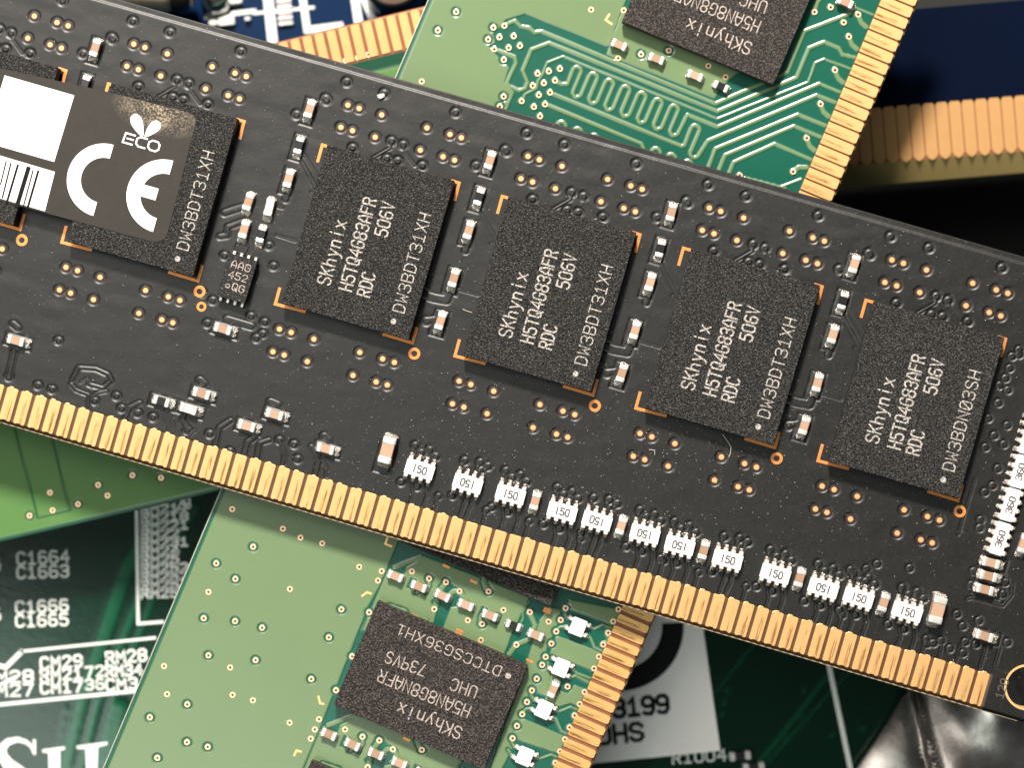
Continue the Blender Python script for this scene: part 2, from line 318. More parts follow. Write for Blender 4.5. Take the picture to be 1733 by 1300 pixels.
# ------------------------------------------------------------------ relief sheets (mask over copper, cut by clearances)
def sstep(x, a, b):
    t = np.clip((x - a) / (b - a), 0, 1); return t * t * (3 - 2 * t)
class Relief:
    def __init__(s, xs, ys):
        s.x = np.asarray(xs, dtype=np.float32); s.y = np.asarray(ys, dtype=np.float32)
        sh = (len(s.y), len(s.x)); s.clear = np.full(sh, 9, np.float32); s.trace = np.full(sh, 9, np.float32); s.hole = np.full(sh, 9, np.float32); s.pour = np.full(sh, 9, np.float32)
    def win(s, x0, x1, y0, y1):
        a, b = np.searchsorted(s.x, [x0, x1]); c, d = np.searchsorted(s.y, [y0, y1]); return slice(c, d), slice(a, b)
    def seg(s, arr, pts, r, m=.25):
        pts = [tuple(p[:2]) for p in pts]
        if len(pts) == 1: pts = pts * 2
        for (x0, y0), (x1, y1) in zip(pts[:-1], pts[1:]):
            sl = s.win(min(x0, x1) - r - m, max(x0, x1) + r + m, min(y0, y1) - r - m, max(y0, y1) + r + m)
            X, Y = np.meshgrid(s.x[sl[1]], s.y[sl[0]])
            if X.size == 0: continue
            dx, dy = x1 - x0, y1 - y0; q = dx * dx + dy * dy
            t = np.clip(((X - x0) * dx + (Y - y0) * dy) / q, 0, 1) if q > 1e-9 else 0
            arr[sl] = np.minimum(arr[sl], np.hypot(X - x0 - t * dx, Y - y0 - t * dy) - r)
    def poly(s, arr, pts, m=.25):
        pts = np.array(pts); x0, y0 = pts.min(0) - m; x1, y1 = pts.max(0) + m
        sl = s.win(x0, x1, y0, y1); X, Y = np.meshgrid(s.x[sl[1]], s.y[sl[0]])
        if X.size == 0: return
        ins = np.zeros(X.shape, bool); dd = np.full(X.shape, 9, np.float32); n = len(pts)
        for i in range(n):
            ax, ay = pts[i]; bx, by = pts[(i + 1) % n]
            if ay != by:
                ins ^= ((ay > Y) != (by > Y)) & (X < (bx - ax) * (Y - ay) / (by - ay) + ax)
            q = (bx - ax) ** 2 + (by - ay) ** 2; t = np.clip(((X - ax) * (bx - ax) + (Y - ay) * (by - ay)) / max(q, 1e-9), 0, 1)
            dd = np.minimum(dd, np.hypot(X - ax - t * (bx - ax), Y - ay - t * (by - ay)))
        arr[sl] = np.minimum(arr[sl], np.where(ins, -dd, dd))
    def build(s, name, mat, parent, Z, attrs, keep=None):
        ny, nx = Z.shape; X, Y = np.meshgrid(s.x, s.y)
        co = np.stack([X, Y, Z], -1).reshape(-1, 3).astype(np.float32)
        i = np.arange(ny * nx).reshape(ny, nx); q = np.stack([i[:-1, :-1], i[:-1, 1:], i[1:, 1:], i[1:, :-1]], -1).reshape(-1, 4)
        if keep is not None: q = q[keep.reshape(-1)]
        me = bpy.data.meshes.new(name); me.vertices.add(len(co)); me.vertices.foreach_set('co', co.ravel())
        me.loops.add(q.size); me.loops.foreach_set('vertex_index', q.ravel().astype(np.int32))
        me.polygons.add(len(q)); me.polygons.foreach_set('loop_start', np.arange(0, q.size, 4, dtype=np.int32))
        me.update(calc_edges=True); me.polygons.foreach_set('use_smooth', np.ones(len(q), bool))
        for k, a in attrs.items():
            at = me.attributes.new(k, 'FLOAT', 'POINT'); at.data.foreach_set('value', a.astype(np.float32).ravel())
        me.validate()
        return new_obj(name, me, mat, parent)
# ------------------------------------------------------------------ components shared by the modules
PROTO = {}
def comp_meshes(kind):
    if kind in PROTO: return PROTO[kind]
    out = []
    spec = {  # length, width, height, shift of the body, body material, pad lengths (near, far)
        'capacitor': (1.16, .60, .48, -.14, 'tan_ceramic', .16, .36),
        'pale_capacitor': (1.16, .60, .50, -.14, 'pale_ceramic', .16, .36),
        'resistor': (1.10, .56, .36, -.10, 'black_ceramic', .14, .34),
        'large_capacitor': (1.80, .90, .85, -.16, 'tan_ceramic', .22, .32),
        'green_capacitor': (1.05, .56, .50, 0, 'tan_ceramic', .10, .14),
        'green_resistor': (1.02, .54, .34, 0, 'black_ceramic', .10, .14),
    }[kind]
    L, W, H, sh, bm_, pn, pf = spec; tl = L * .27
    b = MB(); b.box(-L / 2 + tl * .8 + sh, L / 2 - tl * .8 + sh, -W * .46, W * .46, .02, H * .95, .04)
    out.append(('body', b.mesh('body'), bm_))
    for sg in (-1, 1):
        c = sh + sg * (L / 2 - tl / 2)
        bm = bmesh.new(); bmesh.ops.create_cube(bm, size=1)
        for v in bm.verts: v.co = (c + v.co.x * tl, v.co.y * W, (v.co.z + .5) * H + .01)
        bmesh.ops.bevel(bm, geom=bm.edges[:], offset=W * .14, segments=3, affect='EDGES', profile=.6)
        me = bpy.data.meshes.new('terminal'); bm.to_mesh(me); bm.free(); me.polygons.foreach_set('use_smooth', [True] * len(me.polygons))
        out.append(('terminal', me, 'tin'))
        pl = pn if sg < 0 else pf
        sm = lump_mesh('solder_joint', pl / 2 + .12, W * .52, H * .42, 11 + sg + len(kind), .35)
        for v in sm.vertices: v.co.x += sh + sg * (L / 2 + pl / 2 - .10); v.co.z *= 1 - .5 * max(0, sg * (v.co.x - sh) - L / 2) / max(pl, .05)
        out.append(('solder_joint', sm, 'solder'))
    PROTO[kind] = out; return out
def put(board, kind, px, py, rot, name=None, h=.02, jit=2.0):
    name = name or {'pale_capacitor': 'capacitor', 'large_capacitor': 'capacitor', 'green_capacitor': 'capacitor', 'green_resistor': 'resistor'}.get(kind, kind)
    p = board.L(px, py, .3); p.z = h; ms = comp_meshes(kind); root = None
    for nm, me, mat in ms:
        if root is None:
            root = new_obj(name, me, mat, board.e, p, (0, 0, R(rot + random.uniform(-jit, jit))))
        else: new_obj(nm, me, mat, root)
    if kind == 'large_capacitor': root['label'] = 'larger tan capacitor'
    if kind == 'pale_capacitor': root['label'] = 'paler capacitor'
    return root
# ================================================================== THE BLACK MODULE
A = Board(0, .041, 0, -16.15, 'memory_module', 'black memory module with black memory chips and gold contacts lying diagonally over everything', 'memory module', 'memory modules in the pile')
top = (A.L(566, 100).y + A.L(1411, 343.5).y) / 2; bot = (A.L(0, 718).y + A.L(1121.5, 1045).y + A.L(1663, 1199).y) / 3
U0, U1 = A.L(-330, 300).x, A.L(2050, 900).x
F0, F1 = A.L(-10, -10).x - .5, A.L(1740, 1235).x + .5
xs = np.concatenate([np.arange(U0, F0, .5), np.arange(F0, F1, .062), np.arange(F1, U1, .5), [U1]])
ys = np.concatenate([[bot], np.arange(bot + .03, top - .06, .058), [top - .05, top]])
rl = Relief(xs, ys)
CL = rl.clear; TR = rl.trace; HO = rl.hole
cellv = Vector((307.3, 87.3)) # photograph pixels between neighbouring chips at mid frame
a0 = A.L(622.5, 409.4, 1.1); a3 = A.L(1551.4, 676.5, 1.1); step = (a3 - a0) / 3
gap = A.L(401.4, 201.4, 1.1) - A.L(768.6, 304.6, 1.1) + step; gap.y = 0
def cell_off(n): return step * n + (gap if n < 0 else Vector((5.2, 0, 0)) if n > 3 else Vector((0, 0, 0)))
def cells(lo, hi): return range(lo, hi)
gold_vias = []; rings = []; marks = []
def tvia(p, r=.20, rc=.40):
    rl.seg(CL, [p], rc); rl.seg(TR, [p], r); rl.seg(HO, [p], .05)
def gvia(p):
    rl.seg(CL, [p], .415); rl.seg(TR, [p], .30); gold_vias.append(p)
def tr(pts, w=.09, clr=.11): rl.seg(TR, pts, w / 2 + .03); rl.seg(CL, pts, w / 2 + .03 + clr)
gv = [(588.7,177.3),(607.8,183),(646,194),(577,215),(596.6,220.7),(634.8,231.7),(722.6,216),(761.6,227),(780.7,232.7),(711.4,253.7),(749.8,264.9),(769.2,270.7),
      (473,557),(492.8,562.7),(531.2,574),(461.9,595.4),(481,601),(520,612),(608.9,596.4),(647.6,607.4),(667.4,613.4),(597.4,635.4),(636.6,646.4),(655.4,651.6)]
tv = [(586.9,138),(650.4,157),(552.9,168.7),(501.9,193),(771.3,189.6),(662.7,238),(682.4,244.5),(596.6,249.7),(654.9,268),(673.2,272),(715,279.8)]
for n in cells(-3, 5):
    off = cell_off(n)
    for p in gv: gvia(A.L(*p) + off)
    for p in tv: tvia(A.L(*p) + off)
    def q(*pts): return [A.L(*p) + off for p in pts]
    tr(q((662.7,238),(661,250),(630,268)), .10, .05); tr(q((682.4,244.5),(686,258),(702,280)), .05, .06)
    # pad surrounds of the first three parts in each row
    for c in [(523.4,188),(505.3,248.4),(488,306)]:
        p = A.L(*c) + off; rl.poly(CL, [(p.x-.50,p.y-1.02),(p.x+.50,p.y-1.02),(p.x+.50,p.y+.92),(p.x-.50,p.y+.92)])
        rl.poly(TR, [(p.x-.38,p.y-.88),(p.x+.38,p.y-.88),(p.x+.38,p.y+.8),(p.x-.38,p.y+.8)])
    tr(q((505,262),(510,275),(524,300),(548,345),(546,352)), .12, .08); tr(q((515,262),(548,316)), .06, .05)
    tr(q((488,322),(484,337)), .30, .10); tr(q((527,325),(538,345),(536,360)), .06, .05)
    tvia(q((551,166))[0]); 
    if n >= 1 and n < 5:
        for c in [(462.7,387),(440.4,458.9)]:
            p = A.L(*c) + off; rl.poly(CL, [(p.x-.56,p.y-1.0),(p.x+.56,p.y-1.0),(p.x+.56,p.y+.92),(p.x-.56,p.y+.92)])
            rl.poly(TR, [(p.x-.42,p.y-.86),(p.x+.42,p.y-.86),(p.x+.42,p.y+.8),(p.x-.42,p.y+.8)])
        tr(q((402,407),(430,416),(452,420),(459,402)), .45, .10); tr(q((470,402),(505,412)), .06, .04); tvia(q((418,455))[0]); tr(q((418,455),(434,452)), .30, .1)
# left-hand detail
def Lp(*pts): return [A.L(*p) for p in pts]
for p in [(391,562-0),(350,549),(434,572),(100,576),(14,635),(24,553),(98,577)]: pass
for p in [(351,547),(434,572),(99,576),(15,637),(64,652),(88,659),(197,670),(206,691),(160,678),(259,706),(233,699),(339,645),(317,728),(355,734),(459,681),(473,745),(498,752),(504,777),(549,740),(389,764),
          (393,545),(425,535),(445,565),(448,545),(463,450),(455,415),(380,432),(360,508),(342,495)]:
    tvia(A.L(*p), .19, .37)
tr(Lp((123,643),(134,622),(162,624),(182,633),(188,645),(175,657),(150,650)), .10, .14)
tr(Lp((136,647),(148,640),(155,655)), .05, .05)
tr(Lp((120,650),(128,660),(150,668),(150,690)), .10, .10); tr(Lp((180,662),(165,665),(157,672)), .06, .1)
tr(Lp((275,692),(285,720),(288,735)), .06, .07); tr(Lp((284,692),(293,716),(291,735)), .05, .06)
tr(Lp((390,712),(372,724),(365,755)), .22, .10); tr(Lp((313,700),(309,712),(317,728)), .25, .1); tr(Lp((331,728),(322,735),(315,745)), .06, .06)
tr(Lp((432,740),(420,748),(415,768)), .24, .10); tr(Lp((455,745),(440,750),(436,776)), .20, .10); tr(Lp((475,750),(482,770),(480,785)), .10, .1)
tr(Lp((527,756),(540,782),(535,803)), .22, .10); tr(Lp((210,715),(220,690),(236,682)), .2, .1); tr(Lp((540,770),(552,790),(553,806)), .06, .08)
tr(Lp((380,360),(398,354),(412,350)), .30, .12); tr(Lp((372,400),(385,398),(386,384),(410,375)), .22, .12); tr(Lp((468,398),(500,408)), .05, .05)
tr(Lp((385,540),(425,552)), .35, .10); tr(Lp((400,430),(402,415)), .1, .06); tr(Lp((417,435),(425,420),(424,405)), .06, .06); tr(Lp((30,555),(22,548)), .3, .12)
tr(Lp((24,595),(14,640)), .25, .10); tr(Lp((345,650),(338,643)), .35, .12); tr(Lp((470,685),(458,680)), .35, .12); tr(Lp((556,745),(549,738)), .35, .12)
tr(Lp((455,345),(478,352)), .05, .05)
hp = [((30.9,577.6),0),((345,667.5),0),((275.4,680.5),0),((323,693.6),0),((421.5,722.4),0),((468.7,702.8),0),((555,760.8),0),((381,558),0),((1669.5,1078.2),0),
      ((1680.5,953.8),0),((1676,976.2),0),((1670,999.2),0)]
for (c, _r) in hp:
    p = A.L(*c); rl.poly(CL, [(p.x-.98,p.y-.52),(p.x+1.0,p.y-.52),(p.x+1.0,p.y+.48),(p.x-.98,p.y+.48)]); rl.poly(TR, [(p.x-.84,p.y-.38),(p.x+.88,p.y-.38),(p.x+.88,p.y+.36),(p.x-.84,p.y+.36)])
p = A.L(654, 768); rl.poly(CL, [(p.x-.62,p.y-1.4),(p.x+.62,p.y-1.4),(p.x+.62,p.y+1.3),(p.x-.62,p.y+1.3)]); rl.poly(TR, [(p.x-.48,p.y-1.2),(p.x+.48,p.y-1.2),(p.x+.48,p.y+1.15),(p.x-.48,p.y+1.15)])
arrays = [((710.3,794.8),0),((791.7,818.6),1),((864,837.4),0),((951.5,866.2),0),((1010.4,881.9),1),((1091.4,904.1),1),((1150.3,923.7),1),((1231.3,947.3),0),
          ((1312.3,971.5),0),((1393.4,996),1),((1453,1012),0),((1535.3,1035.8),0)]
PIN0 = A.L(13.8, 687.6); PIN1 = A.L(1658, 1166.9); NP = 67
pitch = (PIN1.x - PIN0.x) / NP; pin_v = (PIN0.y + PIN1.y) / 2 
pin_v = bot + 1.31; pin_top = pin_v + 1.12
for i, (c, fl) in enumerate(arrays):
    p = A.L(*c); vv = [(-.72, 1.45), (-.20, 1.12), (.30, 1.45), (.80, 1.15)] if i not in (1, 4, 7) else [(-.60, 1.42), (.42, 1.60), (.98, 1.50)]
    for k, (x, y) in enumerate(vv):
        tvia(Vector((p.x + x, p.y + y, 0)), .19, .37)
        tx = [-.72, -.24, .24, .72][k if len(vv) == 4 else k + (k > 0)]
        tr([(p.x + x, p.y + y), (p.x + tx, p.y + .7)], .05, .05)
    if i in (1, 4, 7):
        tr([(p.x+.24,p.y-.7),(p.x+.14,p.y-1.4),(p.x+.10,pin_top)], .05, .06); tr([(p.x+.72,p.y-.7),(p.x+.55,p.y-1.0),(p.x+.62,p.y-1.4),(p.x+.45,pin_top)], .05, .06); tvia(Vector((p.x-.75,p.y-1.05,0)), .2, .34)
    else:
        for x in (-.95, .15): tvia(Vector((p.x + x, p.y - 1.15, 0)), .19, .34)
        tr([(p.x-.24,p.y-.7),(p.x-.12,p.y-1.3),(p.x+.06,p.y-1.65),(p.x,pin_top)], .05, .06)
        tr([(p.x+.72,p.y-.7),(p.x+.82,p.y-1.1),(p.x+.98,p.y-1.5),(p.x+.92,pin_top)], .05, .06)
    if i % 2 == 1 or i in (0, 2, 6): tvia(Vector((p.x + 1.7, p.y - 1.35, 0)), .17, .3); tr([(p.x+1.7,p.y-1.35),(p.x+1.68,pin_top)], .05, .06)
for p in [(1725,592),(1713,603),(1709,623),(1702,640),(1692,652),(1706,660),(1690,682),(1673,708),(1705,720),(1683,737),(1668,757),(1699,752),(1689,793),(1680,822),(1667,833),(1660,880),(1658,894),(1648,967),(1644,990),(1702,986),(1698,1006),
          (1630,1060),(1657,1051),(1570,1090),(1580,1089),(1608,1098),(1634,1087),(1593,1085),(1630,1106),(1652,1091),(1705,1088),(1725,600),(1540,962),(1467,963),(1485,955),(1440,965),(1465,985),(1620,1040)]:
    tvia(A.L(*p), .21, .33)
tr(Lp((1650,812),(1622,905)), .05, .05); tr(Lp((1638,1014),(1645,1012),(1697,1026),(1712,1008),(1714,990)), .08, .06); tr(Lp((1669,1095),(1659,1130)), .06, .06); tr(Lp((1693,1095),(1684,1128),(1725,1145)), .06, .06)
tr(Lp((1626,1092),(1618,1120)), .06,.05); tr(Lp((1594,1092),(1589,1115)), .06,.05)
X, Y = np.meshgrid(rl.x, rl.y)
lev = np.maximum(1 - sstep(-CL, -.05, .07), sstep(-TR, -.05, .07)) - .5 * sstep(-HO, -.06, .06)
for p in gold_vias:
    sl = rl.win(p.x - .5, p.x + .5, p.y - .5, p.y + .5)
    if X[sl].size: rr = np.hypot(X[sl] - p.x, Y[sl] - p.y); lev[sl] = np.minimum(lev[sl], 1 - .62 * (1 - sstep(rr, .30, .44))); lev[sl] -= .35 * (1 - sstep(rr, .17, .24))
edge = sstep(top - .47 - Y, -.09, .09)
bare = ((1 - sstep(Y, pin_top + .0, pin_top + .05)) * (1 - sstep(X, PIN1.x + .46, PIN1.x + .54))).astype(np.float32)
Z = .062 * (lev - 1) * edge * (1 - bare) - .085 * (1 - edge) - .06 * bare
nx_, ny_ = len(rl.x) // 30 + 2, len(rl.y) // 30 + 2
lowf = rng.normal(size=(40, 60)); gy_, gx_ = np.meshgrid(np.linspace(0, 38.9, len(rl.y)), np.linspace(0, 58.9, len(rl.x)), indexing='ij')
i0, j0 = gy_.astype(int), gx_.astype(int); fy, fx = gy_ - i0, gx_ - j0; fy = fy * fy * (3 - 2 * fy); fx = fx * fx * (3 - 2 * fx)
wob = lowf[i0, j0] * (1 - fy) * (1 - fx) + lowf[i0 + 1, j0] * fy * (1 - fx) + lowf[i0, j0 + 1] * (1 - fy) * fx + lowf[i0 + 1, j0 + 1] * fy * fx
Z += .008 * wob * (1 - bare)
Z -= np.clip(bot + .22 - Y, 0, .22) * 1.0
Z[-1, :] -= .12
hc = A.L(1739, 1164); hr = 1.42
Xc, Yc = (X[:-1, :-1] + X[1:, 1:]) / 2, (Y[:-1, :-1] + Y[1:, 1:]) / 2
keep = np.hypot(Xc - hc.x, Yc - hc.y) > hr
rl.build('circuit_board', 'black_mask', A.e, Z, {'bare': bare}, keep)
# laminate body under the relief, pierced by the round notch hole
def slab(board, name, mat, x0, x1, y0, y1, z0, z1, hole=None):
    mb = MB()
    if hole is None: mb.box(x0, x1, y0, y1, z0, z1); return mb.build(name, mat, board.e)
    hx, hy, r = hole; n = 32
    outer = [(x0, y0), (x1, y0), (x1, y1), (x0, y1)]
    mb.add([(x, y, z0) for x, y in outer] + [(x, y, z1) for x, y in outer], [(0, 1, 5, 4), (1, 2, 6, 5), (2, 3, 7, 6), (3, 0, 4, 7)])
    circ = [(hx + r * math.cos(2 * math.pi * i / n), hy + r * math.sin(2 * math.pi * i / n)) for i in range(n)]
    k = len(mb.v); mb.v += [(x, y, z0) for x, y in circ] + [(x, y, z1) for x, y in circ]
    mb.f += [(k + (i + 1) % n, k + i, k + n + i, k + n + (i + 1) % n) for i in range(n)]
    q = n // 4
    for zz, rev in ((0, 1), (1, 0)):
        for c in range(4):   # corner fans
            ci = [2, 3, 0, 1][c] + 4 * zz; fan = [k + n * zz + (c * q + j + 0) % n for j in range(q + 1)]
            for a_, b_ in zip(fan[:-1], fan[1:]): mb.f.append((ci, b_, a_) if not rev else (ci, a_, b_))
            c2 = [3, 0, 1, 2][c] + 4 * zz; mb.f.append((ci, c2, fan[-1]) if not rev else (c2, ci, fan[-1]))
    return mb.build(name, mat, board.e)
slab(A, 'laminate', 'black_laminate', U0 + .02, U1 - .02, bot + .02, top - .02, -1.02, -.29, (hc.x, hc.y, hr + .01))
mb = MB(); mb.box(U0, PIN1.x + 3, bot - .075, bot + .03, -1.0, -.235, 0, .02); mb.build('bevel_edge', 'tan_laminate', A.e)
mb = MB(); mb.ring(hc.x, hc.y, hr - .05, hr + .10, .012, 48, h=1.0); o = mb.build('hole_plating', 'plain_gold', A.e)
# contacts
def contact_mesh(w, L, nub, seed):
    r = random.Random(seed); h = w / 2; pts = [(-h, -L / 2 + .10), (-h + .06, -L / 2 + .01), (-h + .20, -L / 2 + .0), (-h + .28, -L / 2 + .055), (h - .28, -L / 2 + .06), (h - .2, -L / 2 + .0), (h - .06, -L / 2 + .0), (h, -L / 2 + .09),
         (h, L / 2 - .08), (h - .07, L / 2)]
    if nub is not None: pts += [(nub + .19, L / 2 + .005), (nub + .10, L / 2 + .085), (nub - .10, L / 2 + .085), (nub - .19, L / 2 + .005)]
    pts += [(-h + .07, L / 2), (-h, L / 2 - .08)]
    mb = MB(); n = len(pts); c = .03
    inn = [(x * (1 - 2 * c / w), y * (1 - 2 * c / L)) for x, y in pts]
    mb.add([(x, y, -.07) for x, y in pts] + [(x, y, .0) for x, y in pts] + [(x, y, .022) for x, y in inn],
           [(i, (i + 1) % n, n + (i + 1) % n, n + i) for i in range(n)] + [(n + i, n + (i + 1) % n, 2 * n + (i + 1) % n, 2 * n + i) for i in range(n)] + [tuple(range(2 * n, 3 * n))])
    return mb.mesh('contact')
cms = [contact_mesh(.79, 2.24, nb, i) for i, nb in enumerate((0, -.18, .15, -.1, None))]
for i in range(-12, NP + 1):
    me = cms[random.choice((0, 1, 1, 2, 3, 4))]
    o = new_obj('contact', me, 'gold', A.e, (PIN0.x + pitch * i, pin_v, .0), (0, 0, R(random.uniform(-.25, .25))))
# corner marks, rings, gold vias
vm = MB(); vm.cyl(0, 0, .168, -.06, .0, 16); vm.ring(0, 0, .166, .25, -.008, 16); vm_ = vm.mesh('via_pad'); vm_.materials.append(M['gold_dot']); mk('burnt_rim', (.10, .025, .01), .6); vm_.materials.append(M['burnt_rim'])
for k_, pl_ in enumerate(vm_.polygons): pl_.material_index = 1 if k_ > 16 else 0
for p in gold_vias:
    if F0 - 1 < p.x < F1 + 1: new_obj('via_pad', vm_, 'gold_dot', A.e, (p.x, p.y, .005))
def lmark(board, corner, a, b, w, h, name='corner_mark'):
    c = board.L(*corner); a = board.L(*a); b = board.L(*b); mb = MB(); mb.ribbon([a, c, b], w, 0); v = [(x - c.x, y - c.y, 0) for x, y, _ in mb.v]
    mb.v = v + [(x, y, -.03) for x, y, _ in v]; n = len(v); bd = [0, 2, 4, 5, 3, 1]
    mb.f += [(bd[i], bd[(i + 1) % 6], bd[(i + 1) % 6] + n, bd[i] + n) for i in range(6)]
    return mb.mesh(name), c
lm = [lmark(A, (545.5,245), (538,272), (556,248), .20, .02), lmark(A, (466,514.5), (473,489), (515,527), .20, .02),
      lmark(A, (698,580.5), (705,556), (650,566), .20, .02), lmark(A, (777,309.5), (770,337), (766,306), .20, .02)]
rm = MB(); rm.ring(0, 0, .20, .40, .0, 24, h=.03); rmm = rm.mesh('ring_mark')
for n in cells(-2, 5):
    off = cell_off(n)
    for me, c in lm: new_obj('corner_mark', me, 'copper_mark', A.e, (c.x + off.x, c.y + off.y, .022))
    c = A.L(701.2, 598.5) + off; new_obj('ring_mark', rmm, 'copper_mark', A.e, (c.x, c.y, .022))
c = A.L(341, 519); o = new_obj('ring_mark', rmm, 'copper_mark', A.e, (c.x, c.y, .022)); o.scale = (.82, .82, 1)
# memory chips
cw = (A.L(768.6, 304.6, 1.1) - A.L(552.9, 244.5, 1.1)).length; chh = (A.L(475.8, 513.5, 1.1) - A.L(552.9, 244.5, 1.1)).length
def chip_mesh(w, h, z1, z0=.22):
    mb = MB(); mb.box(-w / 2, w / 2, -h / 2, h / 2, z0, z1, .03); return mb.mesh('memory_chip')
cm = chip_mesh(cw, chh, 1.1)
bal = MB()
for i in range(6):
    for j in range(12):
        if j in (5, 6) : continue
        x, y = (-.5 + (i + .5) / 6) * (cw - .8), (-.5 + (j + .5) / 12) * (chh - .8); bal.box(x - .2, x + .2, y - .2, y + .2, 0.0, .24, .08)
balm = bal.mesh('solder_balls')
def letters(base, last, hide_front=False):
    z = .006; out = []
    def ln(s, p, q, h, w): 
        mb = MB(); a, b = A.L(*p, 1.1), A.L(*q, 1.1); text_mb(mb, s, a - base, b - base, h, w, z); out.append(('lettering', mb))
    if not hide_front:
        ln('SKhynix', (558,483), (586.5,376), .86, .10); ln('H5TQ4G83AFR', (594.5,493), (637,339), .83, .112); ln('RDC', (625,503), (635,465.5), .83, .112); ln('506V', (654.6,401), (669,346), .83, .112)
    ln(last, (683.5,530), (729.5,365), .77, .078)
    d = A.L(665.9, 544, 1.1) - base; mb = MB(); mb.disc(d.x, d.y, .19, z + .003, 16); out.append(('corner_dot', mb))
    return out
for n in cells(-2, 5):
    c = a0 + cell_off(n); o = new_obj('memory_chip', cm, 'chip_resin', A.e, (c.x, c.y, 0), (0, 0, R([-.1, .25, 0, .2, -.15, .3, 0][n + 2])))
    new_obj('solder_balls', balm, 'solder', o)
    if -1 <= n <= 3:
        for nm_, mb in letters(a0, 'DW3BDN@3SH' if n == 3 else 'DW3BDT31XH', n < 0): mb.build(nm_, 'laser_print', o, (0, 0, 1.1))
        if n == 3: o['label'] = 'memory chip whose last line ends in 03SH'
        if n == -1: o['label'] = 'memory chip half covered by the sticker'
# parts in rows between the chips
for n in cells(-2, 5):
    off = cell_off(n)
    def at(c):
        p = A.L(*c, .3) + off; return p
    def put_at(kind, p, rot):
        ms = comp_meshes(kind); root = None; nm0 = 'capacitor' if 'cap' in kind else 'resistor'
        for nm, me, mat in ms:
            if root is None: root = new_obj(nm0, me, mat, A.e, (p.x, p.y, .02), (0, 0, R(rot + random.uniform(-2, 2))))
            else: new_obj(nm, me, mat, root)
        return root
    put_at('capacitor', at((523.4,188)), -90); 
    put_at('resistor', at((505.3,248.4)), -90)
    if n != -2: put_at('capacitor', at((488,306)), -90)
    if n >= 1: put_at('capacitor', at((462.7,387)), -90); put_at('capacitor', at((440.4,458.9)), -90)
for c in [(419.7,345),(412.6,392)]: put(A, 'capacitor', *c, -90)
put(A, 'pale_capacitor', 455.5, 354, -90); put(A, 'resistor', 441.5, 399, -90)
for (c, _r) in hp:
    put(A, 'resistor' if c[0] == 275.4 else ('pale_capacitor' if c[0] == 323 else 'capacitor'), *c, 0)
put(A, 'large_capacitor', 655, 766, -90); put(A, 'large_capacitor', 1584.5, 1036, -90)
for c in [(905,851.8),(1050.4,893.7),(1190,935.5),(1352.3,982.2),(1494.3,1024)]: put(A, 'capacitor', *c, -90)
put(A, 'capacitor', 1731, 925, -90)
# one white dab of solder paste left on the board
sm = lump_mesh('solder_blob', .24, .16, .15, 5, .4); p = A.L(645, 163); new_obj('solder_blob', sm, 'tin', A.e, (p.x, p.y, .02), (0, 0, R(25)))
# resistor networks
bm = bmesh.new(); bmesh.ops.create_cube(bm, size=1)
for v in bm.verts: v.co = (v.co.x * 1.92, v.co.y * 1.02, (v.co.z + .5) * .50 + .04)
bmesh.ops.bevel(bm, geom=bm.edges[:], offset=.05, segments=2, affect='EDGES'); na_body = bpy.data.meshes.new('resistor_network'); bm.to_mesh(na_body); bm.free()
nt = MB()
nt.box(-.145, .145, -.20, .14, .0, .53, .05); nt_m = nt.mesh('terminal')
def stroke_text(s, h, w, L, z, rot=0):
    mb = MB(); text_mb(mb, s, (-L / 2, -h / 2), (L / 2, -h / 2), h, w, z)
    if rot:
        cs, sn = math.cos(rot), math.sin(rot); mb.v = [(x * cs - y * sn, x * sn + y * cs, zz) for x, y, zz in mb.v]
    return mb
def network(board, px, py, rot, txt, flip, h=.02, name='resistor_network'):
    p = board.L(px, py, .4); o = new_obj(name, na_body, 'white_ceramic', board.e, (p.x, p.y, h), (0, 0, R(rot + random.uniform(-1.8, 1.8))))
    for k in range(4):
        x = (k - 1.5) * .515
        new_obj('terminal', nt_m, 'pink_terminal', o, (x, -.52, 0)); new_obj('terminal', nt_m, 'white_ceramic' if False else 'pink_terminal', o, (x, .52, 0), (0, 0, math.pi))
        sm = PROTO.setdefault('blob%d' % k, lump_mesh('solder_joint', .13, .14, .2, 30 + k, .4))
        new_obj('solder_joint', sm, 'solder', o, (x, -.80, 0)); new_obj('solder_joint', sm, 'solder', o, (x, .80, 0))
    mb = stroke_text(txt, .46, .095, .92, .547, math.pi if flip else 0); mb.build('lettering', 'print_dark', o)
    return o
for c, fl in arrays: network(A, *c, 0, 'I50', fl)
for c in [(1692,912),(1709.5,854.8),(1726,798.5),(1742,742),(1758,686)]: network(A, *c, 90, '360', False).scale = (1.13, .86, 1)
# small eight-legged chip
p = A.L(401.5, 471, .7); sc = MB(); sc.box(-.98, .98, -1.48, 1.48, .12, .80, .04); ic = sc.build('small_chip', 'small_resin', A.e, (p.x, p.y, 0), (0, 0, R(-.5)))
ic['label'] = 'small black chip marked AAG 452 QG'
lg = MB(); lg.box(-.10, .10, -.26, .05, .0, .30, .04); lgm = lg.mesh('leg')
for k in range(4):
    x = (k - 1.5) * .50; new_obj('leg', lgm, 'tin', ic, (x, -1.50, .02)); new_obj('leg', lgm, 'tin', ic, (x, 1.44, .02), (0, 0, math.pi))
for s_, y in (('AAG', .62), ('452', -.10), ('oQG', -.82)): mb = MB(); text_mb(mb, s_, (-.60, y), (.66, y), .46, .06, .806); mb.build('lettering', 'tan_print', ic)
mb = MB()
for s_, y in (('1', -.62), ('2', 0), ('0', .55)): pass
# raised 120 by the last contact
p0, p1 = A.L(1697, 1183), A.L(1707, 1153); text_mb(mb, '120', p0, p1, .50, .07, .018); mb.build('lettering', 'dark_relief', A.e)
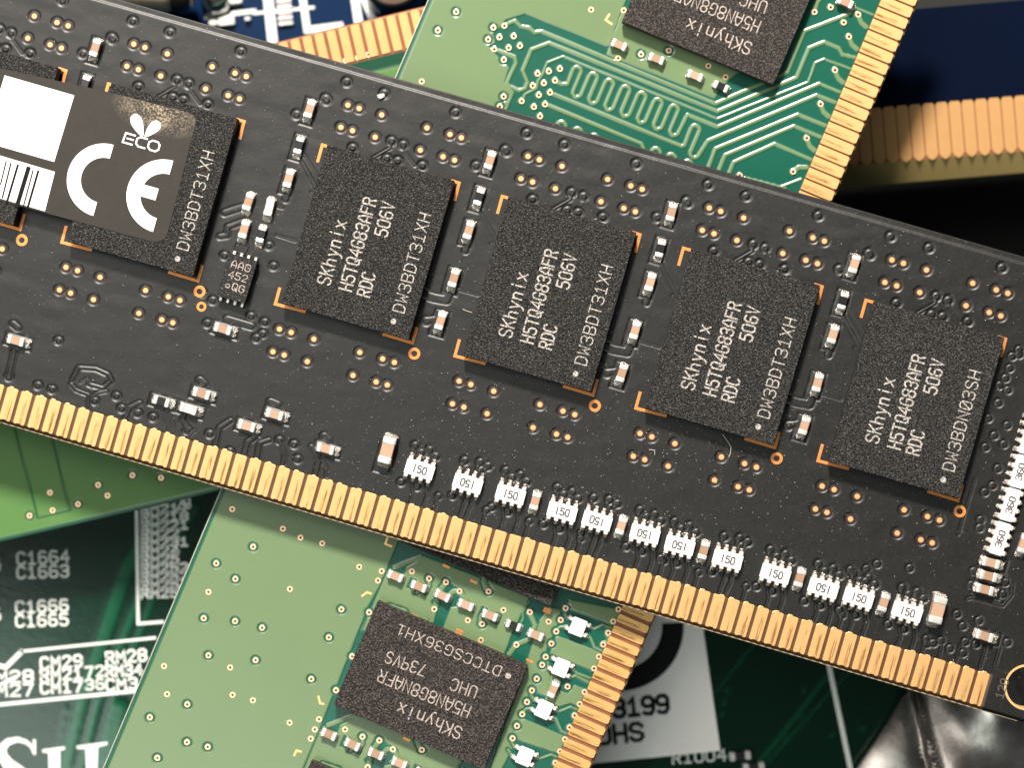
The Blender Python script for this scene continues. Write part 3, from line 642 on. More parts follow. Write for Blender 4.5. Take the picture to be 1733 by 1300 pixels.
# sticker
Hs = 1.135
st = MB(); pts = [(-170, 78), (183, 155), (318, 190), (327, 194), (332, 203), (330, 212), (284, 393), (279, 404), (266, 409), (254, 408), (110, 369), (-230, 278)]
org = A.L(235, 195, Hs); st.poly([(x - org.x, y - org.y) for x, y in A.P(pts, Hs)], -.03, 0.0)
sticker = st.build('sticker', 'sticker', A.e, org)
sticker['label'] = 'dark sticker with CE mark, ECO leaf and barcode'
def SP(pts): return [(x - org.x, y - org.y) for x, y in A.P(pts, Hs)]
mb = MB(); mb.poly(SP([(7.8,127),(125.6,161),(91.6,273.6),(-26,240)]), .003); mb.build('white_panel', 'ink_white', sticker)
mb = MB(); mb.poly(SP([(-40,251),(92.9,290.6),(75.9,357.3),(-57,319)]), .003); mb.build('barcode_panel', 'ink_white', sticker)
mb = MB(); f = 3.823
for x0, y0, x1, y1, w_ in ((40,738,4,885,8),(70,752,16,972,9),(115,765,45,1002,13),(183,785,112,1020,25),(214,796,152,1028,8),(247,803,180,1036,13),(-30,720,-85,950,14),(-60,712,-115,940,8)):
    a_, b_ = SP([(x0 / f, 80 + y0 / f), (x1 / f, 80 + y1 / f)]); mb.ribbon([a_, b_], w_ * 1.15 / f / S, .016)
mb.build('barcode', 'ink_black', sticker)
def ce(mb, c, bar):
    c = SP([c])[0]; ro, ri = 62.5 / S, 38.5 / S; mb.ring(c[0], c[1], ri, ro, .003, 36, math.pi / 2, math.pi * 1.5)
    if bar: mb.poly([(c[0] - ri - .3, c[1] - .40), (c[0] - .42, c[1] - .40), (c[0] - .42, c[1] + .40), (c[0] - ri - .3, c[1] + .40)], .005)
mb = MB(); ce(mb, (175, 305), 0); ce(mb, (276, 332), 1); mb.build('ce_mark', 'ink_white', sticker)
mb = MB(); base_ = SP([(207.5, 240), (267, 257)])
a_, b_ = Vector(base_[0]), Vector(base_[1]); d_ = (b_ - a_).normalized(); n_ = Vector((-d_.y, d_.x)); W_ = (b_ - a_).length
def EP(pts): return [a_ + d_ * (x * W_) + n_ * (y * .64) for x, y in pts]
mb.ribbon(EP([(.28,1),(.02,1),(.0,.0),(.26,.0)]), .11, .004); mb.ribbon(EP([(.10,.5),(.26,.5)]), .10, .006)
mb.ribbon(EP([(.62,1),(.44,1),(.36,.75),(.36,.25),(.44,0),(.62,0)]), .11, .005); mb.ribbon(EP([(.78,0),(.93,0),(1,.25),(1,.75),(.93,1),(.78,1),(.70,.75),(.70,.25),(.78,0)]), .11, .004)
def leaf(tip, lobe, w_):
    tip, lobe = Vector(SP([tip])[0]), Vector(SP([lobe])[0]); d = lobe - tip; n2 = Vector((-d.y, d.x)).normalized(); pts = []
    for k in range(24):
        t_ = k / 24 * 2 * math.pi; r_ = (1 - math.cos(t_)) / 2; pts.append(tuple(tip + d * r_ + n2 * (w_ * math.sin(t_) * (.35 + .65 * r_))))
    return pts
mb.poly(leaf((241.5,231),(226,193),.52), .004); mb.poly(leaf((245,231),(270,206),.48), .006); mb.build('eco_mark', 'ink_white', sticker)
# ================================================================== THE GREEN MODULE
B = Board(-2.30, .041, 0, -23.0, 'memory_module', 'bright green memory module with dark brown chips crossing steeply under the black one', 'memory module', 'memory modules in the pile')
bl = (B.L(733, 0).x + B.L(167, 1300).x) / 2; br = (B.L(1552, 0).x + B.L(1411, 340).x + B.L(1002.5, 1300).x) / 3
ci = (B.L(1472, 27).x + B.L(1046, 1067).x + B.L(1424.8, 145.4).x) / 3
V1, V0 = B.L(1100, -260).y, B.L(600, 1560).y
f0, f1 = B.L(560, 1350).y - 8, B.L(1150, -30).y + 8
f0, f1 = min(B.L(165, 1310).y, B.L(1002, 1310).y) - .5, max(B.L(733, -5).y, B.L(1552, -5).y) + .5
xs = np.concatenate([[bl, bl + .04], np.arange(bl + .08, br - .05, .06), [br - .03, br]]); ys = np.concatenate([np.arange(V0, f0, .6), np.arange(f0, f1, .062), np.arange(f1, V1, .6), [V1]])
rb = Relief(xs, ys); PO, CL, TR, HO = rb.pour, rb.clear, rb.trace, rb.hole
def BP(pts): return B.P(pts)
fa = lambda x, y: (820 + x / 5.653, 20 + y / 5.653)
fc = lambda x, y: (1020 + x / 4.561, 130 + y / 4.561)
fe = lambda x, y: (640 + x / 5.416, 900 + y / 5.416)
fd = lambda x, y: (860 + x / 4.642, 1020 + y / 4.642)
# pours of copper under the mask
inset = .26
lx = bl + inset
def lpx(y):  # a pixel on the inset left edge
    return (733 - .4354 * y + 7, y)
rb.poly(PO, [(bl + .26, V1 - .3)] + BP([(1180, -260), (1052, 16), (1035.8,64), (1028.7,78.4), (889,22.7), (855.4,33), (843,50), (835,56), (838,72), (827,77), (839.5,92), (861.6,113.8), (853.6,138.5), (870.4,155.3), (858,186.3), (674,919), (657,965.4), (622.5,1027.7), (515,1300), (430, 1510)]) + [(bl + .26, V0 + .3)])
rb.poly(PO, BP([(1027,92),(1210,166),(1216,152),(1250,120),(1052,20),(1035,66)])); rb.poly(PO, BP([(1366,-60),(1395,-60),(1318,122),(1303,128)]))
for k in (-1, 0, 1, 2):
    ox, oy = -112.7 * k, 268 * k
    def E_(pts): return BP([(fe(*p)[0] + ox, fe(*p)[1] + oy) for p in pts])
    if k == -1: continue
    rb.poly(PO, E_([(80,370),(240,320),(420,225),(1390,600),(1290,800),(1240,930),(1150,1130),(1000,1250),(-160,900)]))
    rb.poly(CL, E_([(195,60),(440,200),(400,250),(260,330),(240,400),(90,350)])); rb.seg(TR, E_([(390,235),(150,330)]), .15)
    rb.poly(CL, E_([(545,500),(600,430),(660,450),(700,500),(790,540),(830,640),(760,640),(740,690),(670,700),(590,900),(450,850),(500,700),(480,640),(530,600)]))
    rb.seg(TR, E_([(622,466),(570,540)]), .17); rb.seg(TR, E_([(745,548),(690,550),(650,590)]), .15); rb.seg(TR, E_([(745,548),(805,620)]), .17); rb.seg(TR, E_([(540,640),(515,712),(480,850)]), .17)
    rb.poly(CL, E_([(1390,600),(1500,690),(1450,880),(1390,1000),(1330,1190),(1150,1140),(1230,920),(1290,800),(1340,700)]))
    rb.seg(TR, E_([(1385,640),(1350,690),(1325,740),(1330,800),(1300,850)]), .05); rb.seg(TR, E_([(1388,740),(1440,860),(1420,900)]), .15); rb.seg(TR, E_([(1390,990),(1265,1040),(1200,1130)]), .15)
    for sg_ in ([(960,400),(1012,550)],[(100,680),(250,730),(280,800)],[(360,560),(470,500),(467,432)],[(930,850),(940,780)],[(960,460),(985,520)]):
        rb.seg(CL, E_(sg_), .22); rb.seg(TR, E_(sg_), .12)
    for c in ((160,410),(375,505),(590,590),(805,675),(1025,770)):
        for sg in (-1, 1):
            cc = E_([c])[0]; x0 = cc[0] + sg * .52; rb.poly(CL, [(x0-.26,cc[1]-.42),(x0+.26,cc[1]-.42),(x0+.26,cc[1]+.38),(x0-.26,cc[1]+.38)]) if c[0] in (375,1025) else None
    # thin gap between the left pour and the component pour
    rb.seg(CL, [BP([(674 + ox, 919 + oy)])[0], BP([(561 + ox, 1190 + oy)])[0]], .055)
for k in (0, 1, 2):
    ox, oy = -114.5 * k, 273 * k
    def D_(pts): return BP([(fd(*p)[0] + ox, fd(*p)[1] + oy) for p in pts])
    if k == 0:
        rb.poly(PO, D_([(250,140),(330,40),(420,60),(385,180),(345,270),(300,370),(335,560),(300,740),(200,700),(130,820),(60,1100),(-60,1330),(-150,1330),(130,520)]))
        rb.poly(PO, D_([(480,-20),(910,60),(850,185),(465,45)])); rb.poly(PO, D_([(380,262),(762,405),(705,555),(440,450),(330,400)]))
        rb.poly(PO, D_([(340,560),(420,620),(400,690),(470,720),(520,650),(642,700),(600,832),(490,795),(400,822),(290,770)])); rb.poly(PO, D_([(105,910),(485,1070),(437,1207),(230,1135),(60,1075)]))
        for s_ in ([(640,195),(680,210),(750,180),(860,215)],[(625,260),(650,280),(680,355),(775,400)],[(510,520),(545,560),(650,600),(710,580)],[(490,595),(530,580),(635,630),(662,680)],[(375,845),(405,860),(490,825),(590,862)],[(350,905),(380,920),(420,1015),(510,1057)],
                   [(225,1215),(255,1230),(340,1200),(432,1238)],[(452,47),(450,90),(475,130)],[(378,230),(400,200),(445,190)],[(187,693),(180,730),(210,772)],[(112,880),(140,840),(190,835)],[(35,1070),(30,1100),(52,1142)],[(0,1160),(40,1215)]):
            rb.seg(CL, D_(s_), .19); rb.seg(TR, D_(s_), .075)
        for s_ in ([(786,240),(815,290),(790,320),(748,332)],[(522,890),(550,935),(520,975),(483,985)],[(372,1262),(410,1300)]): rb.seg(TR, D_(s_), .22)
# traces of the upper right
def btr(pts, w): rb.seg(TR, BP(pts), w / 2)
lines = [([fa(230,108),fa(290,82),fa(345,135),fa(400,145),fa(430,150),fa(480,195),fa(545,185),(1211.8,175),(1332.7,121.6),(1361.5,52.3),(1440,22)], .235),
 ([(837.7,82.8),(871.3,96),(873,106.7),(858,138.5),(860.7,144.7),(879.3,152.7),(889,149),(892.5,138.5),(884.6,119),(898.7,83.7),(929.7,72.2),(1215,188),(1348.4,130.8),(1369.3,81),(1395.4,70.6),(1420.3,81),(1425.5,91.5),(1447,97)], .235),
 ([(882.8,170.4),(889,158.9),(908.4,149),(910.2,136.8),(919,124.4),(926,105.8),(952.7,95.2),(1215,200.6),(1368,138.6),(1379.8,106),(1395.4,99.4),(1440,116)], .14),
 ([(1387.6,141.2),(1422,155.4)], .21), ([(1197.6,238.5),(1382.4,160.8),(1414,173)], .235), ([(1198.7,283.5),(1210.7,251.7),(1351,193.5),(1398,212.5)], .225),
 ([(1212,300),(1227,262.6),(1344.5,213),(1390,232)], .225), ([(1229,305),(1241.4,274.7),(1311.8,243.2),(1375,270.5)], .225), ([(922.6,175.7),(1085.8,243),(1091,256),(1088,262)], .235)]
for pts, w_ in lines: btr(pts, w_)
up = Vector((.391, -.921)); hd = Vector((6.85, 2.72))
def arc(c, s0):  # half circle from c-hd to c+hd bulging along s0*up
    r_ = hd.length; e1 = hd.normalized(); out = []
    for k in range(7):
        a_ = math.pi * k / 6; out.append(tuple(Vector(c) - e1 * r_ * math.cos(a_) + up * s0 * r_ * math.sin(a_)))
    return out
pth = [(939.4,135.9),(951,142),(960.6,142)]
for k in range(7):
    T = Vector((976.5 + 27.4 * k, 120 + 10.85 * k)); Bo = Vector((980.3 + 27.35 * k, 156.5 + 10.9 * k)) + Vector((-3.6, -1.4)) + hd * 0
    pth += arc(T, 1); pth += arc(T + hd * 2 - up * 34, -1)
pth += [(1163.6,193.6),(1215,214.4),(1387.6,141.2)]
btr(pth, .225)
T = Vector((1176.8, 219)); btr([(930.6,156.2),(1154,247.3),(1158,246)] + arc(T, 1) + arc(T + hd * 2 - up * 38, -1) + [(1197.6,238.5)], .235)
for c in ((950,213),(977.4,224),(1005,235),(1110,258),(1136,268),(1164,279)):
    q_ = arc(c, 1); btr([tuple(Vector(q_[0]) - up * 10)] + q_ + [tuple(Vector(q_[-1]) - up * 10)], .235)
for p in ((1452.5,24),(1436.8,61.5),(1413.2,118.2),(1388.9,175.7),(1365.4,233.5)): btr([p, (p[0] + 5, p[1] + 13), (p[0] + 14, p[1] + 21)], .30)
btr([(1342.4,290.3),(1352,283),(1366,283)], .30); btr([(1378.5,19.6),(1384,2),(1392,-6)], .25); btr([(1440,22),(1447.7,11.8),(1478,24)], .14); btr([(1322,316),(1356,303)], .16); btr([(1228,130),(1262,118),(1290,110)], .07); btr([(1260,300),(1330,318)], .14)
btr([(1048,70),(1056,58),(1070,62),(1086,55)], .14)
rb.seg(CL, BP([(713.7,137.3)]), .01)
big = [(772,19.6),(741,51),(366,954),(398.4,980.4),(344.8,1047),(398,1052),(352.8,1110),(317,1193),(253.6,1215),(316.4,1257),(351.6,1265),(266.4,1283.6),(577.7,1032),(556.6,1079.5),(526.8,1150),(443.6,1063),(432.6,1118),(428.4,926),
       (933.2,1090),(923.5,1112.6),(917.7,1126),(908.5,1149.7),(900.3,1169.3),(891.9,1189),(884,1209.6),(875,1229.4),(867.5,1250.5),(949,1050),(941.4,1069.5),(957.4,1030),(960.6,1162.8),
       (726.2,979.8),(754.8,986),(816,1056.8),(826.9,1001.6),(835,46.2),(826.2,66.3),(852.7,100.8),(852.4,163),(846,180),(624.8,1037),(596,1111.7),(568.6,1169),
       (613.5,1247.8),(642,1254),(714,1270),(1084.9,91.5),(1132,85),(946,1032)]
big.pop()
small = [(713.7,137.3),(393,862),(352.8,1002.4),(277.6,1128),(389.6,1130.4),(282.8,1175.6),(393.6,1176.8),(490.7,997.4),(490,1224),(646,967),(639.7,983),(540,1218),(532.8,1235.4),(526,1251),(478.8,895.3),(508.6,910.4),(545.3,920),(428,1186),(608,960),
         (697.2,967.4),(777.6,1001),(735,1031.5),(791.8,1050.3),(852,1033),(813.9,1083.9),(584,1235.4),(665,1269),(622.3,1299.5),(928.5,1052.7),(896.6,1036.6),(1037.7,1052.3),(1046.6,1031.8),(1029.3,1071.7),(1021,1091.5),(1013.6,1112),(1005.4,1132),
         (989.3,1171.9),(981,1192.3),(972.5,1211.7),(964,1232),(956.3,1252.2),(947.9,1272.5),(940,1292),(874,1092),
         (853.6,43),(845.3,62.5),(869.5,60.7),(836.5,82.8),(861,80.5),(880,77),(909.9,124),(929,120.3),(947.7,116),(901.7,144.7),(920.5,140.3),(939.4,135.9),(930.9,156.2),(912,160.6),(882.8,170.7),(903.7,180.6),(922.6,176.2),(914,196.4),
         (1378.5,19.6),(1405.9,11.8),(1428,37.4),(1452.5,24),(1436.8,61.5),(1413.2,118.2),(1388.9,175.7),(1365.4,233.5),(1342.4,290.3),(1000.4,15.7),(1055.6,17),(1046.2,98),(1198.7,111),(1228,130),(1252,297)]
for p in big: q_ = [B.L(*p)]; rb.seg(CL, q_, .36); rb.seg(TR, q_, .22)
for p in small: q_ = [B.L(*p)]; rb.seg(TR, q_, .22)
X, Y = np.meshgrid(rb.x, rb.y)
pour = sstep(-PO, -.02, .03) * (1 - sstep(-CL, -.02, .03)); lev = np.maximum(pour, sstep(-TR, -.02, .03))
bare = sstep(X, ci - .02, ci + .02).astype(np.float32); lev = lev * (1 - bare)
Z = .05 * (lev - 1) - .02 * bare - np.clip(X - (br - .18), 0, .2) * .9; Z[:, 0] -= .08
rb.build('circuit_board', 'green_mask', B.e, Z, {'copper': lev, 'bare': bare})
slab(B, 'laminate', 'teal_laminate', bl + .01, br - .30, V0 + .01, V1 - .01, -1.2, -.16); mb = MB(); mb.box(br - .31, br - .005, V0 + .02, V1 - .02, -1.15, -.21); mb.build('bevel_edge', 'laminate', B.e)
mb = MB(); mb.box(bl - .035, bl + .012, V0 + .02, V1 - .02, -1.15, -.03); mb.build('board_rim', 'pale_rim', B.e); 
# vias
def via_meshes():
    a = MB(); a.ring(0, 0, .085, .20, .0, 18, h=.03); b = MB(); b.disc(0, 0, .095, -.012, 12); return a.mesh('via'), b.mesh('via_hole')
va_, vb_ = via_meshes()
for p in big + small:
    q_ = B.L(*p); o = new_obj('via', va_, 'via_ring', B.e, (q_.x, q_.y, .014)); new_obj('via_hole', vb_, 'via_hole', o, (0, 0, .002))
# contacts: y pitch from two measured gaps
g0, g1 = B.L(1472, 27).y, B.L(1049, 1058).y; bp = (g0 - g1) / 53; cl_ = br - ci - .10
cb = MB(); 
def contact_b(w, L):
    mb = MB(); pts = [(0, -w/2+.06), (.05, -w/2), (L-.15, -w/2), (L, -w/2+.08), (L, w/2-.08), (L-.15, w/2), (.05, w/2), (0, w/2-.06)]; pts = [(x - L/2, y) for x, y in pts]; pts = [(-y, x) for x, y in pts]; n = len(pts)
    inn = [(x * .88, y * .975) for x, y in pts]
    mb.add([(x, y, -.05) for x, y in pts] + [(x, y, .0) for x, y in pts] + [(x, y, .035) for x, y in inn], [(i, (i+1)%n, n+(i+1)%n, n+i) for i in range(n)] + [(n+i, n+(i+1)%n, 2*n+(i+1)%n, 2*n+i) for i in range(n)] + [tuple(range(2*n, 3*n))])
    return mb.mesh('contact')
cbm = contact_b(.60, cl_); cbu = contact_b(.74, cl_)
for i in range(-8, 70):
    y = g0 - bp * (i + .5); up_ = i < 30
    new_obj('contact', cbu if up_ else cbm, 'gold' if up_ else 'worn_gold', B.e, (ci + cl_ / 2 + .01, y, .0), (0, 0, math.pi / 2 + math.pi))
# chips
def corner(px, py): return B.L(px, py, .95)
c_l = (corner(637.9,1018.8) + corner(892.7,1127) + corner(819.6,1300) + corner(564.7,1195.4)) / 4
bw = ((corner(892.7,1127) - corner(637.9,1018.8)).length); bh = (corner(637.9,1018.8) - corner(564.7,1195.4)).length
bcm = chip_mesh(bw, bh, .95)
def offc(px, py): return c_l + (corner(px, py) - corner(564.7, 1195.4))
cps = [c_l, offc(677, 918.5), offc(1052.5, 38), offc(452.5, 1466)]
ltm = []
def bln(s, p, q, h, w): mb = MB(); text_mb(mb, s, corner(*p) - c_l, corner(*q) - c_l, h, w, .006); ltm.append(('lettering', mb.mesh('lettering')))
bln('SKhynix', (783,1233), (677,1190), .80, .095); bln('H5AN8G8NAFR', (797.4,1196.7), (645.7,1134), .80, .085); bln('UHC', (809,1164), (767.3,1149), .76, .085); bln('73qVS', (722.9,1127.4), (657.5,1103), .76, .085)
bln('DTCCSG36XH1', (849.7,1130), (676,1057), .66, .075); d_ = corner(860,1144.4) - c_l; mb = MB(); mb.disc(d_.x, d_.y, .20, .01, 16); ltm.append(('corner_dot', mb.mesh('corner_dot')))
labs = ['memory chip fully in view, marked H5AN8G8NAFR', 'memory chip mostly hidden under the black module', 'memory chip cut by the top of the picture', 'memory chip just entering at the bottom']
for c, lb in zip(cps, labs):
    o = new_obj('memory_chip', bcm, 'brown_chip_resin', B.e, (c.x, c.y, 0)); [new_obj(a_, m_, 'tan_print', o, (0, 0, .95)) for a_, m_ in ltm]; o['label'] = lb
    sb_ = new_obj('solder_balls', balm, 'solder', o); sb_.rotation_euler = (0, 0, math.pi / 2); sb_.scale = (.84, .98, 1)
for k in (0, 1):
    for i, c in enumerate([(669.5,975.7),(709.2,993.2),(749,1008.9),(788.6,1024.6),(829.3,1042.2),(869,1059.7),(906.8,1075.4)]):
        put(B, 'green_resistor' if i == 5 else 'green_capacitor', c[0] - 112.7 * k, c[1] + 268 * k, 0, h=.01, jit=3)
for c in [(1047.8,75.8),(1111,99.4),(1176.4,128.1)]: put(B, 'green_capacitor', *c, 0, h=.01)
put(B, 'green_resistor', 1220.4, 145.9, 0, h=.01); put(B, 'green_capacitor', 936.5, 1167.6, 90, h=.01); put(B, 'green_capacitor', 1431, 4, 0, h=.01)
bm = bmesh.new(); bmesh.ops.create_cube(bm, size=1)
for v in bm.verts: v.co = (v.co.x * .98, v.co.y * 1.14, (v.co.z + .5) * .45 + .02)
bmesh.ops.bevel(bm, geom=bm.edges[:], offset=.04, segments=2, affect='EDGES'); nb_body = bpy.data.meshes.new('resistor_network'); bm.to_mesh(nb_body); bm.free()
nt2 = MB(); nt2.box(-.18, .18, -.12, .12, 0, .34, .05); nt2m = nt2.mesh('terminal'); sj = lump_mesh('solder_joint', .17, .17, .2, 77, .35)
for c in [(978,1062),(949.4,1131),(920.3,1202),(888,1281.7)]:
    p = B.L(*c, .4); o = new_obj('resistor_network', nb_body, 'white_ceramic', B.e, (p.x, p.y, .01), (0, 0, R(random.uniform(-1.5, 1.5))))
    for sx in (-1, 1):
        for sy in (-1, 1): new_obj('terminal', nt2m, 'tin', o, (sx * .58, sy * .36, 0)); new_obj('solder_joint', sj, 'solder', o, (sx * .72, sy * .36, 0))
# printed copper dashes and corner marks
def dash(px, py, a, L=.50, w=.16): 
    p = B.L(px, py); mb = MB(); mb.box(-L/2, L/2, -w/2, w/2, -.02, .0, 0); mb.build('corner_mark', 'copper_mark', B.e, (p.x, p.y, .022), (0, 0, R(a)))
for p in [(755,958.7),(801.6,985),(778,1068),(776,1073),(702.5,1043),(896,1119),(927,1032),(925,1036),(688,1252)]: dash(*p, -2)
for c, a_, b_ in [((652,921),(656,910),(662,925)), ((621,1003),(613,1009),(627,1005)), ((542,1191),(539,1180),(547,1192)), ((502,1271),(498,1279),(509,1273)), ((1025,33),(1031,24),(1035,40))]:
    me, cc = lmark(B, c, a_, b_, .14, 0); new_obj('corner_mark', me, 'plain_gold', B.e, (cc.x, cc.y, .02))
# ================================================================== THE OLIVE GREEN MODULE UNDERNEATH, BACK FACE UP
C = Board(-4.75, .05, 0, 13.2, 'memory_module', 'olive green memory module, plain face up, low under the black one at the left edge', 'memory module', 'memory modules in the pile')
cb_ = (C.L(0, 923).y + C.L(376, 826).y) / 2; ct = (C.L(456, 67.5).y + C.L(713.7, 15.7).y) / 2
cx0, cx1 = C.L(-300, 700).x, C.L(900, 500).x
rc = Relief(np.arange(cx0, cx1, .12), np.concatenate([[cb_, cb_ + .05], np.arange(cb_ + .1, ct - .05, .12), [ct]]))
rc.poly(rc.pour, [(cx0, cb_ + .27), (cx1, cb_ + .27), (cx1, ct - 3.6), (cx0, ct - 3.6)])
for a_, b_ in (((26,729),(64,878)),((64,878),(119,865)),((119,865),(89,747)),((89,747),(60,640)),((26,729),(5,650))): rc.seg(rc.clear, [C.L(*a_), C.L(*b_)], .06)
for p in ((690,75),(640,85),(600,110)): rc.seg(rc.clear, [C.L(*p)], .8)
cbig = [(50,873),(132,853.6),(166,821),(224,804.7),(272.5,809)]; csm = [(84.5,834),(89,864),(182,839),(585,102),(606,97),(623,92)]
for p in cbig: rc.seg(rc.clear, [C.L(*p)], .32); rc.seg(rc.trace, [C.L(*p)], .18)
lev = np.maximum(sstep(-rc.pour, -.05, .05) * (1 - sstep(-rc.clear, -.05, .05)), sstep(-rc.trace, -.05, .05)); Z = .04 * (lev - 1); Z[0, :] -= .1; Z[-1, :] -= .1
X, Y = np.meshgrid(rc.x, rc.y); bare = sstep(Y, ct - 2.75, ct - 2.7).astype(np.float32)
rc.build('circuit_board', 'dark_green_mask', C.e, Z, {'copper': lev, 'bare': bare}); slab(C, 'laminate', 'teal_laminate', cx0 + .02, cx1 - .02, cb_ + .02, ct - .02, -1.2, -.16)
for p in cbig + csm:
    q_ = C.L(*p); o = new_obj('via', va_, 'via_ring', C.e, (q_.x, q_.y, .01)); new_obj('via_hole', vb_, 'via_hole', o, (0, 0, .002))
ccm = contact_b(.66, 2.5); y_ = ct - 1.35; x_ = C.L(470, 90).x - 8
while x_ < C.L(740, 60).x: new_obj('contact', ccm, 'dimmed_gold', C.e, (x_, y_, 0), (0, 0, 0)); x_ += .85
# ================================================================== THE DARK BLUE CARD AT THE RIGHT
Dd = Board(-9.5, 0, 0, 4.8, 'expansion_card', 'very dark blue card edge with large gold fingers at the right border', 'circuit card')
dy = (Dd.L(1466, 279).y + Dd.L(1733, 253).y) / 2; dty = Dd.L(1640, 7).y; dx0, dx1 = Dd.L(1180, 200).x, Dd.L(2050, 200).x
fty = (Dd.L(1479, 181).y + Dd.L(1733, 162).y) / 2
rd_ = Relief(np.arange(dx0, dx1, .4), np.linspace(dy, dty, 40)); Zd = np.zeros((40, len(rd_.x))); X, Y = np.meshgrid(rd_.x, rd_.y)
rd_.build('circuit_board', 'navy_mask', Dd.e, Zd, {'copper': np.clip((X - dx0 - 8) / 14, 0, 1) * 0 + .3, 'bare': (Y < fty - .1) * 1.0})
mb = MB(); mb.box(dx0, dx1, dy + .02, dty - .02, -1.58, -.03); mb.build('laminate', 'laminate', Dd.e)
mb = MB(); mb.add([(dx0, dy, 0), (dx1, dy, 0), (dx1, dy - 1.45, -1.1), (dx0, dy - 1.45, -1.1), (dx0, dy - 1.45, -1.6), (dx1, dy - 1.45, -1.6), (dx1, dy, -1.6), (dx0, dy, -1.6)], [(0, 3, 2, 1), (3, 4, 5, 2), (4, 7, 6, 5)]); mb.build('bevel_edge', 'olive_laminate', Dd.e)
fl_ = fty - dy; mb = MB(); w_ = .84; pts = [(-w_/2, -fl_/2 + .3), (-w_/2 + .15, -fl_/2 + .05), (0, -fl_/2 - .12), (w_/2 - .15, -fl_/2 + .05), (w_/2, -fl_/2 + .3), (w_/2, fl_/2 - .2), (w_/2 - .12, fl_/2), (-w_/2 + .12, fl_/2), (-w_/2, fl_/2 - .2)]
mb.poly(pts, -.02, .07); fg = mb.mesh('contact'); x_ = Dd.L(1495, 225).x - 6; dp = (Dd.L(1733, 210).x - Dd.L(1495, 225).x) / 10.7
while x_ < Dd.L(1760, 210).x + 4: new_obj('contact', fg, 'dimmed_gold', Dd.e, (x_, dy + fl_ / 2, 0)); x_ += dp
# ================================================================== THE BLUE BOARD AT THE TOP LEFT
Eb = Board(-14.5, 0, 0, 6, 'circuit_board', 'bright blue circuit board with thick white printed lines at the top left edge', 'circuit board')
q0, q1 = Eb.L(150, 420), Eb.L(860, -260); mb = MB(); mb.box(q0.x, q1.x, q0.y, q1.y, -1.6, 0, .05); mb.build('board_panel', 'blue_mask', Eb.e)
mb = MB()
def El(pts, w): global ek; ek = globals().get('ek', 0) + 1; mb = MB(); mb.ribbon([Eb.L(*p) for p in pts], w, .02 + .004 * ek); mb.build('printed_line', 'silk', Eb.e)
El([(452,-20),(462,75)], .7); El([(510,-20),(520,50),(575,43)], .5); El([(598,-20),(606,32)], .6); El([(612,-10),(630,30)], .45); El([(350,28),(430,18)], .3); El([(430,22),(530,12)], .2)
mb2 = MB(); mb2.box(-.55, .55, -.13, .13, .0, .35, .05); pm_ = mb2.mesh('pin')
for k in range(5): p = Eb.L(481 + k * .8, 2 + k * 9.5); new_obj('pin', pm_, 'tin', Eb.e, (p.x, p.y, 0))
for (x, y, w_, h_) in ((384,36,1.2,.7),(362,40,.6,.4),(398,3,1.1,.4),(420,33,.4,.3)):
    p = Eb.L(x, y); mb3 = MB(); mb3.box(-w_/2, w_/2, -h_/2, h_/2, 0, .5, .08); mb3.build('solder_pad', 'silk', Eb.e, (p.x, p.y, 0))
# ================================================================== THE LARGE GREEN BOARD BELOW
G = Board(-11.5, 0, 0, 5.6, 'circuit_board', 'large dark green circuit board with blurred white lettering beneath the modules', 'circuit board')
q0, q1 = G.L(-420, 1650), G.L(2150, 470); q1.y = max(G.L(300, 560).y, q1.y)
gx_, gy_ = np.arange(q0.x, q1.x, .25), np.arange(q0.y, G.L(900, 620).y, .25)
rg_ = Relief(gx_, gy_)
for pts, w_ in (([(110,1300),(140,1180),(215,960),(300,830)], .9), ([(135,1310),(165,1190),(240,1000),(330,860)], .5), ([(160,1300),(190,1190),(260,1010)], .3),
                ([(1270,1310),(1330,1235),(1450,1080)], .25), ([(1290,1300),(1345,1240),(1480,1090)], .12), ([(1210,1175),(1300,1060)], .1), ([(92,1300),(112,1200)], .12), ([(180,1290),(200,1200)], 1.2)):
    rg_.seg(rg_.trace, [G.L(*p) for p in pts], w_ / 2, .6)
for p in ((1355,1212),(1360,1170),(1330,1250),(1408,1245),(1470,1270),(1460,1235),(1225,1190),(1222,1210),(1232,1170)): rg_.seg(rg_.trace, [G.L(*p)], .15, .5)
lev = sstep(-rg_.trace, -.15, .15); rg_.build('board_panel', 'board_green', G.e, .03 * lev, {'copper': lev, 'bare': lev * 0})
mb = MB(); mb.box(q0.x, gx_[-1], q0.y, gy_[-1], -1.6, -.05); mb.build('laminate', 'teal_laminate', G.e)
mb = MB()
def gt(s, p0, p1, h, w, name=None, zz=.04): mb = MB(); text_mb(mb, s, G.L(*p0), G.L(*p1), h / S * 1.08, w / S * 1.0, zz); mb.build('lettering', 'silk', G.e)
gt('C1664', (30,956), (116,952), 20, 3.4); gt('C1663', (30,979), (116,976), 19, 3.4); gt('C1666', (28,1038), (115,1034), 19, 3.4); gt('C1665', (28,1061), (115,1058), 19, 3.4)
gt('4', (-8,965), (1,964), 20, 3.4); gt('6', (-8,1050), (1,1049), 20, 3.4)
for k, s_ in enumerate(('RM217', 'RM218', 'RM221', 'RM22', 'RM231', 'RM24', 'RM25', 'RM252', 'RM262', 'RM25', 'RM251')): gt(s_, (240, 868 + 14.4 * k), (240 + 15.5 * len(s_), 866 + 14.4 * k), 13, 4)
gt('20', (300,862), (322,860), 18, 3.4)
